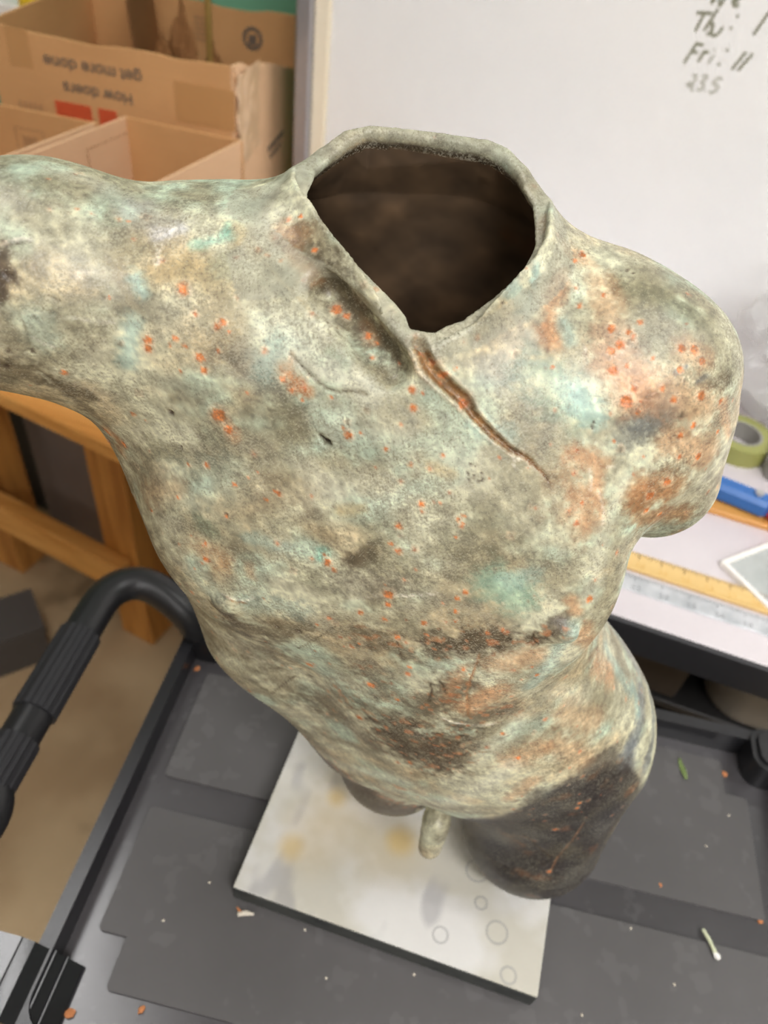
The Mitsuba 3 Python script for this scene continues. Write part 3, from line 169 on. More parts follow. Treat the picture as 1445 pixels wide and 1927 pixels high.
LINE=[([(-88.8,67.3,1315.0),(-85.5,68.2,1313.4),(-83.2,68.9,1312.0)],1.21,'k',0.9,2),([(-107.4,52.2,1344.9),(-103.3,53.6,1342.0),(-95.1,56.3,1337.2),(-89.7,57.8,1335.1),(-84.0,58.9,1334.4),(-77.4,59.1,1336.7),(-70.0,60.3,1337.4)],0.71,'k2',0.8,0.7),([(-42.6,89.4,1241.1),(-36.0,89.1,1242.1),(-28.4,88.4,1245.1),(-20.3,87.6,1247.4)],0.58,'w',0.8,-0.2),([(-62.0,90.8,1232.3),(-51.6,90.0,1237.5),(-43.9,89.5,1240.7)],0.43,'w',0.4,0),([(8.6,93.0,1213.3),(8.2,94.7,1201.7),(7.1,95.7,1190.0)],1.38,'o2',0.8,1),([(7.1,95.7,1190.0),(8.6,95.7,1177.3),(13.1,94.5,1155.8)],1.14,'o2',0.8,1),([(-0.7,96.4,1151.9),(5.3,96.0,1149.0),(14.7,94.7,1147.8),(24.4,92.5,1147.7),(30.1,90.6,1149.4)],1.37,'w',0.8,-0.5),([(4.5,96.4,1144.5),(15.5,95.0,1143.3),(26.0,92.5,1144.8)],1.23,'k',0.7,0.8),([(31.4,86.7,1232.6),(32.8,87.3,1227.0),(36.0,87.1,1224.2)],0.80,'k',0.9,0.6),([(36.0,87.1,1224.2),(42.8,86.6,1227.5),(48.0,86.2,1238.0),(51.3,80.2,1240.2)],0.82,'k2',0.6,0.6),([(113.0,84.7,953.3),(113.3,80.9,968.6),(116.0,77.7,980.3),(119.0,75.0,994.8),(118.8,74.0,1022.0)],1.61,'o2',0.6,0.6),([(69.6,84.5,1012.1),(82.1,81.3,998.4),(95.3,80.2,984.3),(108.4,80.9,971.8)],1.50,'k',0.8,0.8),([(-129.9,90.8,1213.5),(-123.8,91.7,1212.2),(-117.5,91.5,1213.2),(-112.8,91.3,1218.1)],1.13,'w',0.6,-0.6),([(-128.3,91.3,1212.8),(-122.2,92.2,1210.6),(-117.4,91.6,1212.0)],0.70,'o2',0.7,0.2),([(-88.1,91.5,1180.5),(-79.1,93.3,1193.9),(-70.9,93.5,1206.7),(-65.9,92.9,1214.8)],0.74,'k2',0.7,0.4),([(-107.1,77.7,1103.9),(-99.9,79.0,1118.3),(-91.6,79.6,1133.4)],1.02,'k',0.7,0.4),([(-136.2,71.7,1137.5),(-121.1,76.3,1138.4),(-110.5,78.1,1139.4)],0.66,'w',0.4,0),([(-103.6,78.7,1137.2),(-95.1,79.5,1137.7),(-86.4,82.3,1147.5)],0.65,'k2',0.6,0.3),([(-13.0,96.7,1183.5),(-10.7,96.8,1176.6),(-11.1,96.8,1165.3)],1.44,'k',0.9,0.8),([(-8.7,96.6,1187.7),(-4.9,96.6,1182.9),(-3.0,96.7,1176.8)],1.15,'k',0.8,0.6),([(-35.4,94.2,1211.2),(-32.4,95.1,1204.0),(-30.6,95.6,1198.1)],0.83,'k',0.7,0.4),([(-23.2,92.5,1222.8),(-19.3,93.6,1216.4),(-12.0,93.8,1214.7)],1.09,'k',0.8,0.5),([(-44.4,93.6,1214.2),(-31.9,93.6,1215.9)],0.83,'k2',0.7,0.3),([(-226.5,63.9,1378.4),(-223.9,62.1,1379.3),(-221.2,60.6,1379.6),(-217.3,58.7,1379.7)],0.87,'w',0.8,-0.6),([(-225.4,64.2,1377.7),(-221.8,62.0,1378.5),(-217.1,59.5,1378.8)],0.66,'k',0.6,0.6),([(-199.0,58.4,1368.3),(-192.7,54.5,1367.7)],0.45,'w',0.5,0),([(-200.7,68.1,1352.2),(-193.2,64.8,1349.4),(-184.3,60.8,1348.5)],0.68,'w',0.5,0),([(-214.0,73.5,1355.0),(-204.5,70.1,1352.0),(-195.1,65.5,1350.7),(-183.3,59.7,1350.5)],0.67,'p',0.5,0),([(-215.2,76.2,1343.3),(-211.6,75.0,1340.7),(-207.9,73.5,1338.7)],0.57,'w',0.5,0),([(-199.6,59.9,1367.0),(-196.9,58.5,1366.4)],0.45,'w',0.6,0),([(-208.2,68.6,1361.0),(-204.4,67.6,1358.8)],1.12,'k2',0.6,0.3),([(-219.7,75.5,1356.1),(-217.3,76.3,1349.4),(-216.9,76.9,1339.4)],0.67,'k2',0.5,0.3),([(-218.8,76.1,1327.3),(-212.9,71.7,1318.5),(-210.3,66.2,1306.3)],1.19,'k2',0.6,0.4),([(-210.3,73.2,1327.4),(-206.1,69.9,1318.9)],0.71,'p',0.5,0),([(-216.7,74.5,1323.9),(-214.8,71.4,1316.4)],0.96,'p',0.5,0),([(61.3,24.5,1356.5),(66.5,20.8,1358.7)],0.71,'g3',0.9,0.3),([(72.8,22.8,1352.9),(76.1,19.7,1354.5)],0.72,'g3',0.8,0.3),([(20.6,25.1,1360.0),(20.9,28.1,1357.3)],0.47,'w',0.8,0),([(34.9,52.9,1316.3),(37.7,54.8,1310.4),(38.6,56.8,1305.7)],0.49,'w',0.5,0),([(42.0,54.9,1306.7),(47.7,57.1,1296.4),(49.5,59.9,1288.8)],0.49,'w',0.5,0),([(42.9,50.1,1316.1),(47.6,47.9,1317.1)],0.49,'w',0.5,0),([(-2.4,60.2,1322.0),(0.4,61.4,1318.6),(2.5,60.4,1319.7)],0.60,'w',0.7,-0.3),([(0.0,62.1,1317.2),(1.7,62.6,1315.5)],0.48,'w',0.7,-0.3),([(-142.0,22.7,1376.8),(-132.0,23.4,1375.3),(-119.9,31.3,1369.0),(-108.7,36.1,1363.5),(-97.7,40.3,1357.6)],1.18,'c',0.3,0),([(-137.4,14.0,1380.0),(-122.3,23.2,1374.7),(-105.5,30.4,1366.3)],0.95,'p',0.3,0),([(-116.6,9.4,1384.5),(-103.3,22.0,1377.9),(-92.6,23.1,1365.2)],1.19,'k2',0.35,0),([(-124.3,32.6,1368.7),(-108.2,37.9,1362.0),(-91.1,46.3,1351.8),(-74.3,53.8,1343.8)],1.17,'p',0.35,0),([(-115.8,44.7,1356.2),(-99.9,49.0,1348.7),(-83.2,55.8,1340.3)],0.94,'p',0.35,0),([(-98.5,37.5,1358.5),(-84.7,42.4,1350.9),(-66.2,46.0,1343.4)],1.18,'k2',0.35,0.2),([(-59.7,71.0,1007.8),(-39.4,62.3,974.2),(-14.1,68.4,981.9),(10.4,58.6,957.6)],1.17,'k',0.6,0.4),([(-57.9,84.7,1262.7),(-42.3,88.1,1247.6),(-36.6,84.8,1261.8)],0.77,'k2',0.15,0),([(41.7,86.6,1187.4),(48.3,84.3,1216.9),(53.6,80.6,1237.1)],2.90,'p',0.3,0),([(15.2,96.9,1129.1),(33.7,90.3,1144.3),(42.1,84.4,1173.1)],1.88,'k2',0.3,0.4),([(-172.5,39.5,1371.1),(-171.3,38.1,1371.9),(-170.2,39.4,1370.8),(-170.8,41.3,1369.3),(-172.5,41.1,1369.9),(-172.5,39.5,1371.1)],0.46,'w',0.85,0),([(-173.7,34.5,1374.7),(-172.4,32.9,1375.4),(-170.5,34.1,1374.4),(-171.1,36.5,1373.0),(-172.8,36.5,1373.3),(-173.7,34.5,1374.7)],0.51,'w',0.6,0),([(-172.9,31.3,1376.3),(-170.4,28.3,1377.4),(-169.0,25.5,1378.4)],1.17,'l',0.6,0),([(111.1,10.2,1262.0),(101.0,19.6,1267.9)],0.86,'k2',0.2,0)]  # cracks and scratches; a few white strokes paint glints
GASH=[(-52.2,49.2,1361.6,3.18),(-50.8,51.4,1360.4,3.40),(-49.7,52.7,1358.8,3.40),(-46.8,54.1,1354.9,3.41),(-41.4,54.9,1350.7,2.98),(-33.8,55.2,1345.2,3.01),(-27.9,55.5,1341.4,2.79),(-22.4,57.1,1335.7,2.11),(-13.8,58.5,1329.4,1.89),(-4.0,59.7,1323.4,1.43),(5.9,59.7,1319.6,0.96),(13.5,60.4,1314.6,0.73),(19.8,61.3,1309.3,0.37)]

KIND = {'k': (56,44,32), 'd': (46,41,41), 'd2': (98,89,70), 'k2': (80,71,53), 'g': (112,117,119), 'g2': (122,116,104), 'g3': (98,100,98), 'g4': (158,158,152), 'v': (104,118,98),
    'v2': (112,109,86), 'o': (192,142,102), 'o2': (160,108,68), 'c': (166,142,98), 't': (136,198,176), 't2': (156,186,176), 'p': (210,210,188), 'l': (208,208,210), 'w': (226,219,204)}
def lin(c):
    c = np.asarray(c, float)/255.; return np.where(c < .04045, c/12.92, ((np.maximum(c, 0) + .055)/1.055)**2.4)
def sst(a, b, x):
    t = np.clip((x - a)/(b - a), 0, 1); return t*t*(3 - 2*t)
def seg_dist(P, a, b):
    ab = b - a; t = np.clip(((P - a) @ ab)/max(ab @ ab, 1e-12), 0, 1); return np.sqrt(((P - a - t[:, None]*ab)**2).sum(1)), t
def make_torso(h=.0014):
    v, f = sparse_surface(full, (-.425, .13, .865), (.195, .47, 1.44), h)
    for _ in range(2):                      # settle the vertices on the surface
        e = 5e-4; d0 = full(v); g = np.stack([full(v + np.eye(3)[k]*e) - d0 for k in range(3)], 1)/e
        v = v - (np.clip(d0, -h, h)/np.maximum((g*g).sum(1), .3))[:, None]*g*.8
    Q = toS(v).astype(float); D = body(toS(v)); inside = (D < -.0025) & (Q[:, 2] < 1.3745 - .42*Q[:, 1]) & (Q[:, 2] > .89)
    n = np.cross(v[f[:, 1]] - v[f[:, 0]], v[f[:, 2]] - v[f[:, 0]]); N = np.zeros_like(v)
    for k in range(3): np.add.at(N, f[:, k], n)
    N /= np.linalg.norm(N, axis=1, keepdims=True) + 1e-12
    M = Q*1000.0                             # millimetres in the torso's frame
    fb = lambda s, o=3, sd=0: meshkit.fbm(Q*s, o, sd)
    n1, n2, n3, n4 = fb(22, 3, 1), fb(60, 3, 5), fb(170, 3, 9), fb(480, 2, 13)
    streak = meshkit.fbm(np.stack([(Q[:, 0] + .5*Q[:, 2])*520, Q[:, 1]*200, (Q[:, 2] - .5*Q[:, 0])*90], 1), 2, 21)
    col = np.empty_like(v)
    pale, olive, tan, mint = [np.array(c, float) for c in ((192,191,164), (140,134,110), (178,156,120), (162,184,166))]
    w = sst(.35, .68, .55*n1 + .45*n2 + .25*(n3 - .5))[:, None]; col[:] = olive*(1 - w) + pale*w
    w = (.55*sst(.5, .75, fb(30, 3, 31) + .2*(n3 - .5)))[:, None]; col[:] = col*(1 - w) + tan*w
    w = (.65*sst(.5, .74, fb(35, 3, 41) + .2*(n3 - .5)))[:, None]; col[:] = col*(1 - w) + mint*w
    w = (.32*sst(.56, .74, fb(90, 3, 51)))[:, None]; col[:] = col*(1 - w) + np.array([112, 106, 92.])*w
    disp = .00022*(n3 - .5) + .0004*(n2 - .5)
    rag = (n2 - .5)*.8 + (n3 - .5)*1.2 + (n4 - .5)*1.1; km = np.zeros(len(v))
    for x0, y0, z0, x1, y1, z1, r, kind, al in PATCH:
        a, b = np.array([x0, y0, z0]), np.array([x1, y1, z1]); m = np.flatnonzero((np.abs(M - (a + b)/2).max(1) < r*3 + np.linalg.norm(b - a)/2) & ~inside)
        d, _ = seg_dist(M[m], a, b); w = (al*sst(1.75, .25, d/r + 1.15*rag[m]))[:, None]; col[m] = col[m]*(1 - w) + np.array(KIND[kind], float)*w
        if kind == 'k': km[m] = np.maximum(km[m], w[:, 0])
    w = (.75*np.clip(km*1.6, 0, 1)*sst(.60, .70, fb(260, 2, 71))*(Q[:, 0] > -.07)*(Q[:, 2] < 1.24))[:, None]; col = col*(1 - w) + np.array([176, 112, 72.])*w
    bz = np.interp(Q[:, 0], [.03, .057, .07, .09, .115, .135, .16], [1.014, 1.046, 1.064, 1.086, 1.088, 1.074, 1.03]) + .012*rag; m = ~inside & (Q[:, 0] > .036) & (Q[:, 1] > -.03)
    w = (.93*sst(.006, -.010, Q[:, 2] - bz)*m*sst(.168, .140, Q[:, 0] - .02*n1))[:, None]; dk = np.array([42, 38, 38.])*(.75 + .5*n2)[:, None]; dk = dk + (np.array([118, 72, 44.]) - dk)*(.5*sst(.62, .76, fb(75, 3, 61)))[:, None]; col = col*(1 - w) + dk*w
    bz = np.interp(Q[:, 0], [-.09, -.056, -.022, .02], [1.030, 1.008, .968, .955]); w = (.92*sst(.004, -.006, Q[:, 2] - bz - .004*rag)*(~inside & (Q[:, 0] < .006)))[:, None]; col = col*(1 - w) + np.array([62, 50, 40.])*w
    for P, wd, kind, al, dp in LINE:
        P = np.array(P); m = np.flatnonzero((M > P.min(0) - 6).all(1) & (M < P.max(0) + 6).all(1) & ~inside); best = np.full(len(m), 99.)
        for a, b in zip(P[:-1], P[1:]): best = np.minimum(best, seg_dist(M[m], a, b)[0])
        r = max(wd/2, .55); g = np.exp(-(best/r)**2)*(.75 + .5*n4[m]); w = np.clip(al*g, 0, 1)[:, None]
        col[m] = col[m]*(1 - w) + np.array(KIND[kind], float)*w; disp[m] -= dp*.001*np.exp(-(best/(r*1.1))**2)
    G = np.array(GASH); m = np.flatnonzero((M > G[:, :3].min(0) - 12).all(1) & (M < G[:, :3].max(0) + 12).all(1) & ~inside); best = np.full(len(m), 99.); wid = np.ones(len(m))
    for a, b in zip(G[:-1], G[1:]):
        d, t = seg_dist(M[m], a[:3], b[:3]); k = d < best; best[k] = d[k]; wid[k] = (a[3] + (b[3] - a[3])*t)[k]
    u = best/np.maximum(wid, .35) + (n3[m] - .5)*.35; m0, u0 = m, u; g = sst(1.15, .55, u); disp[m] -= g*np.minimum(.0011*wid + .0004, .0042)
    lip = np.exp(-((u - 1.45)/.3)**2); disp[m] += .0004*lip*np.minimum(wid, 2)
    gc = np.array([112, 78, 44.])*(.7 + .7*n3[m])[:, None]; w = (.92*sst(1.25, .75, u))[:, None]; col[m] = col[m]*(1 - w) + gc*w
    w = (.45*lip)[:, None]; col[m] = col[m]*(1 - w) + np.array([214, 188, 160.])*w  # pale lip colour paints a highlight along the gash edges
    spots = [tuple(s) for s in SPOT]; r2 = np.random.default_rng(11); cand = np.flatnonzero(~inside & (N @ FX > -.2) & (Q[:, 2] > .98))
    for i in r2.choice(cand, 420): spots.append((*M[i], float(r2.choice([.45, .6, .6, .8, 1.0, 1.3]))))
    from scipy.spatial import cKDTree
    tree = cKDTree(M)
    for k, (x, y, z, r) in enumerate(spots):
        rnd = k >= len(SPOT); r = r*1.08
        m = np.array(tree.query_ball_point((x, y, z), r*2.3), int); m = m[~inside[m]]
        if len(m) == 0: continue
        d = np.sqrt(((M[m] - (x, y, z))**2).sum(1))/r; q = d + (n3[m] - .5)*.4 + (n4[m] - .5)*.3
        halo = (.45*np.exp(-((q - 1.35)/.3)**2))[:, None]; col[m] = col[m]*(1 - halo) + np.array([214, 188, 158.])*halo
        w = ((.55 if rnd else .92)*sst(1.15, .75, q))[:, None]; oc = np.array([196, 114, 62.]) if not rnd else np.array([[196, 118, 78.], [206, 110, 66.], [120, 104, 84.]][k % 3])
        oc = oc*(.82 + .36*n4[m])[:, None]; col[m] = col[m]*(1 - w) + oc*w; disp[m] += (.00028 if r > 1 else .00012)*(np.exp(-((d - .95)/.3)**2) - .6*(d < .6))
    for x, y, z, r, dp in PIT:
        m = np.array(tree.query_ball_point((x, y, z), max(r, .9)*2), int); m = m[~inside[m]]; d = np.sqrt(((M[m] - (x, y, z))**2).sum(1))/max(r, .8) + (n3[m] - .5)*.5
        g = sst(1.2, .5, d); disp[m] -= dp*.001*g; w = (.9*g)[:, None]; col[m] = col[m]*(1 - w) + np.array([70, 58, 46.])*w
    n5 = meshkit.noise(Q*820, 17); grain = 1 + .32*(n4 - .5) + .2*(n5 - .5) + .28*(n3 - .5) + .26*(streak - .5); col *= grain[:, None]
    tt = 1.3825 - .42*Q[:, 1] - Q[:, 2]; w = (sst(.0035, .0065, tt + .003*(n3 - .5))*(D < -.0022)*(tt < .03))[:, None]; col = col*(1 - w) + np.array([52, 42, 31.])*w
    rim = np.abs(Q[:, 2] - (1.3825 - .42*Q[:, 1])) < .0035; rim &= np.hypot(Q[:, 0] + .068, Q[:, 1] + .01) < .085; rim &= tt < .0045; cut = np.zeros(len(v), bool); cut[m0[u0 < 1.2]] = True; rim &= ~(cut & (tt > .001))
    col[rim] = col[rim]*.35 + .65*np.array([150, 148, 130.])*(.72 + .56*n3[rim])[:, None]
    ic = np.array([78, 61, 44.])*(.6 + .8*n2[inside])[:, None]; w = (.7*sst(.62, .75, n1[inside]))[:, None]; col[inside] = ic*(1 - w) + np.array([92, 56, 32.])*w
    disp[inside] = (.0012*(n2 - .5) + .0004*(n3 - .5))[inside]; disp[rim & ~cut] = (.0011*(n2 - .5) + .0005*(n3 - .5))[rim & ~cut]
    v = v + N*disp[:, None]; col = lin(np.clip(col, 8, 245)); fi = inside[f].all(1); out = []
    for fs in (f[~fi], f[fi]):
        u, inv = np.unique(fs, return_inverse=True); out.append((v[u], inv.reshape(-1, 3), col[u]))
    return out

# ---------------------------------------------------------------- helpers
def rot(rz, loc=(0, 0, 0), rx=0, ry=0):
    m = trimesh.transformations.euler_matrix(math.radians(rx), math.radians(ry), math.radians(rz)); m[:3, 3] = loc; return m
def moved(m, M):
    m = m.copy(); m.apply_transform(M); return m
def bev(lo, hi, r=.002):
    """box from lo to hi with chamfered edges"""
    lo, hi = np.array(lo, float), np.array(hi, float); c, s = (lo + hi)/2, (hi - lo)/2; r = min(r, .45*s.min()); P = []
    for sg in np.ndindex(2, 2, 2):
        sg = np.array(sg)*2 - 1
        for k in range(3):
            q = s - r; q[k] = s[k]; P.append(c + sg*q)
    return trimesh.convex.convex_hull(np.array(P))
def tube(P, r, n=20, cap=True):
    P = np.array(P, float); r = np.broadcast_to(r, (len(P),)); t = np.gradient(P, axis=0); t /= np.linalg.norm(t, axis=1, keepdims=True)
    a = np.cross(t, [0, 0, 1.]); a = np.where(np.linalg.norm(a, axis=1, keepdims=True) < 1e-3, [1., 0, 0], a); a /= np.linalg.norm(a, axis=1, keepdims=True); b = np.cross(t, a)
    g = np.arange(n)*2*np.pi/n
    v = (P[:, None] + r[:, None, None]*(np.cos(g)[None, :, None]*a[:, None] + np.sin(g)[None, :, None]*b[:, None])).reshape(-1, 3); F = []
    for i in range(len(P) - 1):
        for j in range(n):
            k = (j + 1) % n; F += [[i*n+j, i*n+k, (i+1)*n+k], [i*n+j, (i+1)*n+k, (i+1)*n+j]]
    if cap:
        v = np.vstack([v, P[:1], P[-1:]]); c0, c1 = len(v) - 2, len(v) - 1
        for j in range(n): F += [[c0, (j+1) % n, j], [c1, (len(P)-1)*n+j, (len(P)-1)*n+(j+1) % n]]
    m = trimesh.Trimesh(v, F, process=False); m.fix_normals(); return m
def spline(P, n=40):
    from scipy.interpolate import CubicSpline
    P = np.array(P, float); d = np.r_[0, np.cumsum(np.linalg.norm(np.diff(P, axis=0), axis=1))]
    return CubicSpline(d, P)(np.linspace(0, d[-1], n))
def cat(*ms): return trimesh.util.concatenate(list(ms))
def extr(poly, h): return trimesh.creation.extrude_polygon(poly if hasattr(poly, 'exterior') else Polygon(poly), h, engine='earcut')
def rrect(x0, y0, x1, y1, r): return Polygon([(x0, y0), (x1, y0), (x1, y1), (x0, y1)]).buffer(-r).buffer(r, 6)
def key_for(name, parent=None):
    k = (parent + '__' if parent else '') + name; base, i = k, 0
    while k in scene or k in labels or any(q.startswith(k + '__') for q in scene): i += 1; k = '%s_%03d' % (base, i)
    return k
def obj(name, mesh, mat, parent=None, smooth=False, label=None, **kw):
    k = key_for(name, parent); scene[k] = mikit.ply(mesh, mat, smooth=smooth, **kw)
    if label: labels[k] = {'label': label}
    return k
def thing(name, label, category, group=None):
    k = key_for(name); labels[k] = {'label': label, 'category': category}
    if group: labels[k]['group'] = group
    return k
def struct(name, mesh, mat, label, smooth=False):
    k = obj(name, mesh, mat, smooth=smooth); labels[k] = {'label': label, 'kind': 'structure'}; return k
def tag(k, label, category, group=None):
    labels[k] = {'label': label, 'category': category}
    if group: labels[k]['group'] = group
    return k

# ---------------------------------------------------------------- materials
def L3(r, g, b): return [float(x) for x in lin((r, g, b))]
def C(r, g, b): return mi.Color3f(*L3(r, g, b))
def mat(name, color, rough=.5, spec=.5, two=True, **kw):
    col = {'type': 'rgb', 'value': L3(*color)} if isinstance(color, tuple) else color
    d = {'type': 'principled', 'base_color': col, 'roughness': rough, 'specular': spec, **kw}
    scene[name] = {'type': 'twosided', 'bsdf': d} if two else d
    return name
def mottled(a, b, s, c=None, s2=None, lo=.3, hi=.7):
    def fn(p, n, uv):
        k = mix(C(*a), C(*b), smoothstep(lo, hi, fbm(p.x*s, p.y*s, p.z*s, octaves=4)))
        if c: k = mix(k, C(*c), smoothstep(.62, .8, fbm(p.x*s2 + 9, p.y*s2, p.z*s2, octaves=3)))
        return k
    return proc(fn)
mat('m_floor', mottled((180,156,122), (156,130,98), 5, (118,98,72), 9), .62, .35)
mat('m_wall', (176,172,166), .8); mat('m_ceiling', (205,203,200), .9)
mat('m_teal', (112,166,134), .7)
mat('m_board', mottled((243,243,242), (239,240,240), 3), .22, .5)
mat('m_cream', (236,226,204), .5); mat('m_alu', (170,168,172), .35, .5, metallic=.6)
mat('m_ink', (128,128,108), .6); mat('m_ink_faint', (176,176,166), .6)
mat('m_top', mottled((206,199,202), (200,192,196), 6), .45, .4)
mat('m_black', (26,26,28), .38, .5); mat('m_black_soft', (34,34,37), .55, .4)
mat('m_darkbrown', (44,37,31), .6); mat('m_steel_dark', (52,52,54), .5)
def tray_col(base):
    def fn(p, n, uv):
        k = fbm(p.x*14, p.y*14, p.z*14, octaves=4); s = smoothstep(.66, .74, fbm(p.x*60 + p.y*25, p.y*60 - p.x*25, 3.0, octaves=3))
        c = C(*base)*(.85 + .3*k); return mix(c, C(150,148,148), .05*s)
    return proc(fn)
mat('m_tray', tray_col((66,64,66)), .24, .55); mat('m_pad', tray_col((80,78,78)), .48, .4)
mat('m_rim', (28,28,31), .3, .5); mat('m_gloss', (24,24,27), .2, .55)
def plate_col(p, n, uv):
    k = fbm(p.x*18, p.y*18, 1.0, octaves=4); c = mix(C(188,184,172), C(206,204,200), smoothstep(.35, .65, k))
    c = mix(c, C(150,148,150), .55*smoothstep(.6, .75, fbm(p.x*30 + 4, p.y*16, 2.0, octaves=3)))
    for x, y, r, a in ((-.075,.30,.010,.6), (-.07,.30,.03,.25), (-.095,.245,.012,.6), (-.08,.26,.03,.3), (-.01,.285,.012,.7), (-.02,.28,.035,.25)):
        d = dr.sqrt(dr.square(p.x - x) + dr.square(p.y - y)); c = mix(c, C(196,168,104), a*smoothstep(r*1.5, r*.2, d + .008*(k - .5)))
    for x, y, r in ((.088,.245,.0085), (.104,.218,.006), (.07,.262,.005), (.045,.226,.006), (.06,.286,.009)):
        d = dr.abs(dr.sqrt(dr.square(p.x - x) + dr.square(p.y - y)) - r); c = mix(c, C(140,140,138), .5*smoothstep(.0016, .0003, d))
    return c
mat('m_plate', proc(plate_col), .5, .4); mat('m_plate_side', mottled((58,60,57), (40,43,42), 40), .5)
def card_col(a, b):
    def fn(p, n, uv):
        k = fbm(p.x*9, p.y*9, p.z*9, octaves=4); f = noise(p.x*40, p.y*40, p.z*700); return mix(C(*a), C(*b), .7*k + .15*f)
    return proc(fn)
mat('m_card', card_col((208,160,110), (182,134,88)), .75, .3); mat('m_card_in', card_col((206,158,108), (180,132,84)), .75, .3)  # inside card a touch darker and oranger, for inter-reflection between the walls
mat('m_card_pale', card_col((220,182,146), (204,164,126)), .75, .3); mat('m_card_dark', card_col((140,98,60), (112,76,44)), .75)
mat('m_print', (98,84,72), .7); mat('m_print_faint', (164,124,86), .7); mat('m_orange', (196,82,46), .6); mat('m_tape', (206,172,136), .16, .6, clearcoat=.6); mat('m_tape_tan', (186,140,92), .3)
def wood_col(a, b, ax):
    def fn(p, n, uv):
        q = [p.x, p.y, p.z]; s = [70, 70, 70]; s[ax] = 4
        g = fbm(q[0]*s[0], q[1]*s[1], q[2]*s[2], octaves=3); return mix(C(*a), C(*b), smoothstep(.3, .75, g))
    return proc(fn)
mat('m_wood_x', wood_col((214,158,88), (190,130,62), 0), .55, .4); mat('m_wood_z', wood_col((196,138,70), (164,106,46), 2), .55, .4)
mat('m_panel', (128,114,106), .7); mat('m_case', (66,62,60), .6)
mat('m_yard', wood_col((222,190,130), (208,172,106), 0), .5); mat('m_tick', (116,88,46), .6)
mat('m_numeral', (206,166,92), .6); mat('m_ruler', mottled((206,208,212), (178,182,186), 60), .35, .5, metallic=.4); mat('m_tick2', (120,122,126), .5)
mat('m_blue', (40,98,168), .35); mat('m_red', (206,58,66), .4); mat('m_strip', wood_col((226,170,98), (204,146,76), 0), .5); mat('m_chrome', (190,190,190), .2, .5, metallic=.9)
mat('m_green', (148,150,84), .4); mat('m_grey', (140,138,132), .5); mat('m_white', (236,233,228), .5); mat('m_tile', mottled((176,180,178), (160,166,164), 20), .25)
mat('m_bin', mottled((112,108,102), (98,95,89), 12), .45); mat('m_bin_dark', (20,19,18), .6)
mat('m_leaf', (100,118,64), .5); mat('m_stalk', (206,210,176), .5); mat('m_crumb', (186,120,74), .8); mat('m_crumb_pale', (206,196,180), .8)
mat('m_brass', (176,146,84), .3, .5, metallic=.5); mat('m_kraft', card_col((150,104,58), (108,70,36)), .8); mat('m_yellow', (232,196,40), .4)
scene['m_film'] = {'type': 'principledthin', 'base_color': {'type': 'rgb', 'value': [.96, .96, .96]}, 'roughness': .15, 'spec_trans': .5, 'diff_trans': 1.2, 'eta': 1.4}
mat('m_post', (112,116,120), .35, .5, metallic=.5); mat('m_rust', (150,78,40), .85)
mat('m_lampframe', (225,225,222), .5)
# bronze: the patina's large colours, with some painted shade and glints, are in the vertices; two speckle layers break them up at grain size
mat('m_patina', {'type': 'mesh_attribute', 'name': 'vertex_color'}, .38, .4, two=False)
mat('m_inner', {'type': 'mesh_attribute', 'name': 'vertex_color'}, .7, .3)
mat('m_speck_dark', (96,88,69), .5, .4, two=False); mat('m_speck_pale', (214,211,190), .55, .4, two=False)
def sp_dark(p, n, uv):
    big = fbm(p.x*48, p.y*48, p.z*48, octaves=3); a = fbm(p.x*1000, p.y*1000, p.z*1000, octaves=3)
    s = noise((p.x + .4*p.z)*1900, p.y*700, (p.z - .4*p.x)*300)
    return .36*smoothstep(.5, .76, a + .75*(big - .5)) + .24*smoothstep(.6, .9, s + .5*(big - .5))
def sp_pale(p, n, uv):
    big = fbm(p.x*38 + 7, p.y*38, p.z*38, octaves=2); a = fbm(p.x*1300 + 3, p.y*1300, p.z*1300, octaves=2)
    s = noise((p.x - .5*p.z)*1700 + 5, p.y*600, (p.z + .5*p.x)*260)
    return .17*smoothstep(.54, .78, a + .6*(big - .5)) + .09*smoothstep(.66, .92, s)
def grain_height(p, n, uv):
    return fbm(p.x*800, p.y*800, p.z*800, octaves=2) + .5*noise((p.x + .4*p.z)*1700, p.y*700, (p.z - .4*p.x)*260)
scene['m_bronze'] = {'type': 'twosided', 'bsdf': {'type': 'bumpmap', 'tex': proc(grain_height, 2e-4), 'scale': .00016, 'bsdf': {'type': 'blendbsdf', 'weight': proc(sp_pale), 'a': {'type': 'blendbsdf', 'weight': proc(sp_dark), 'a': {'type': 'ref', 'id': 'm_patina'}, 'b': {'type': 'ref', 'id': 'm_speck_dark'}}, 'b': {'type': 'ref', 'id': 'm_speck_pale'}}}}

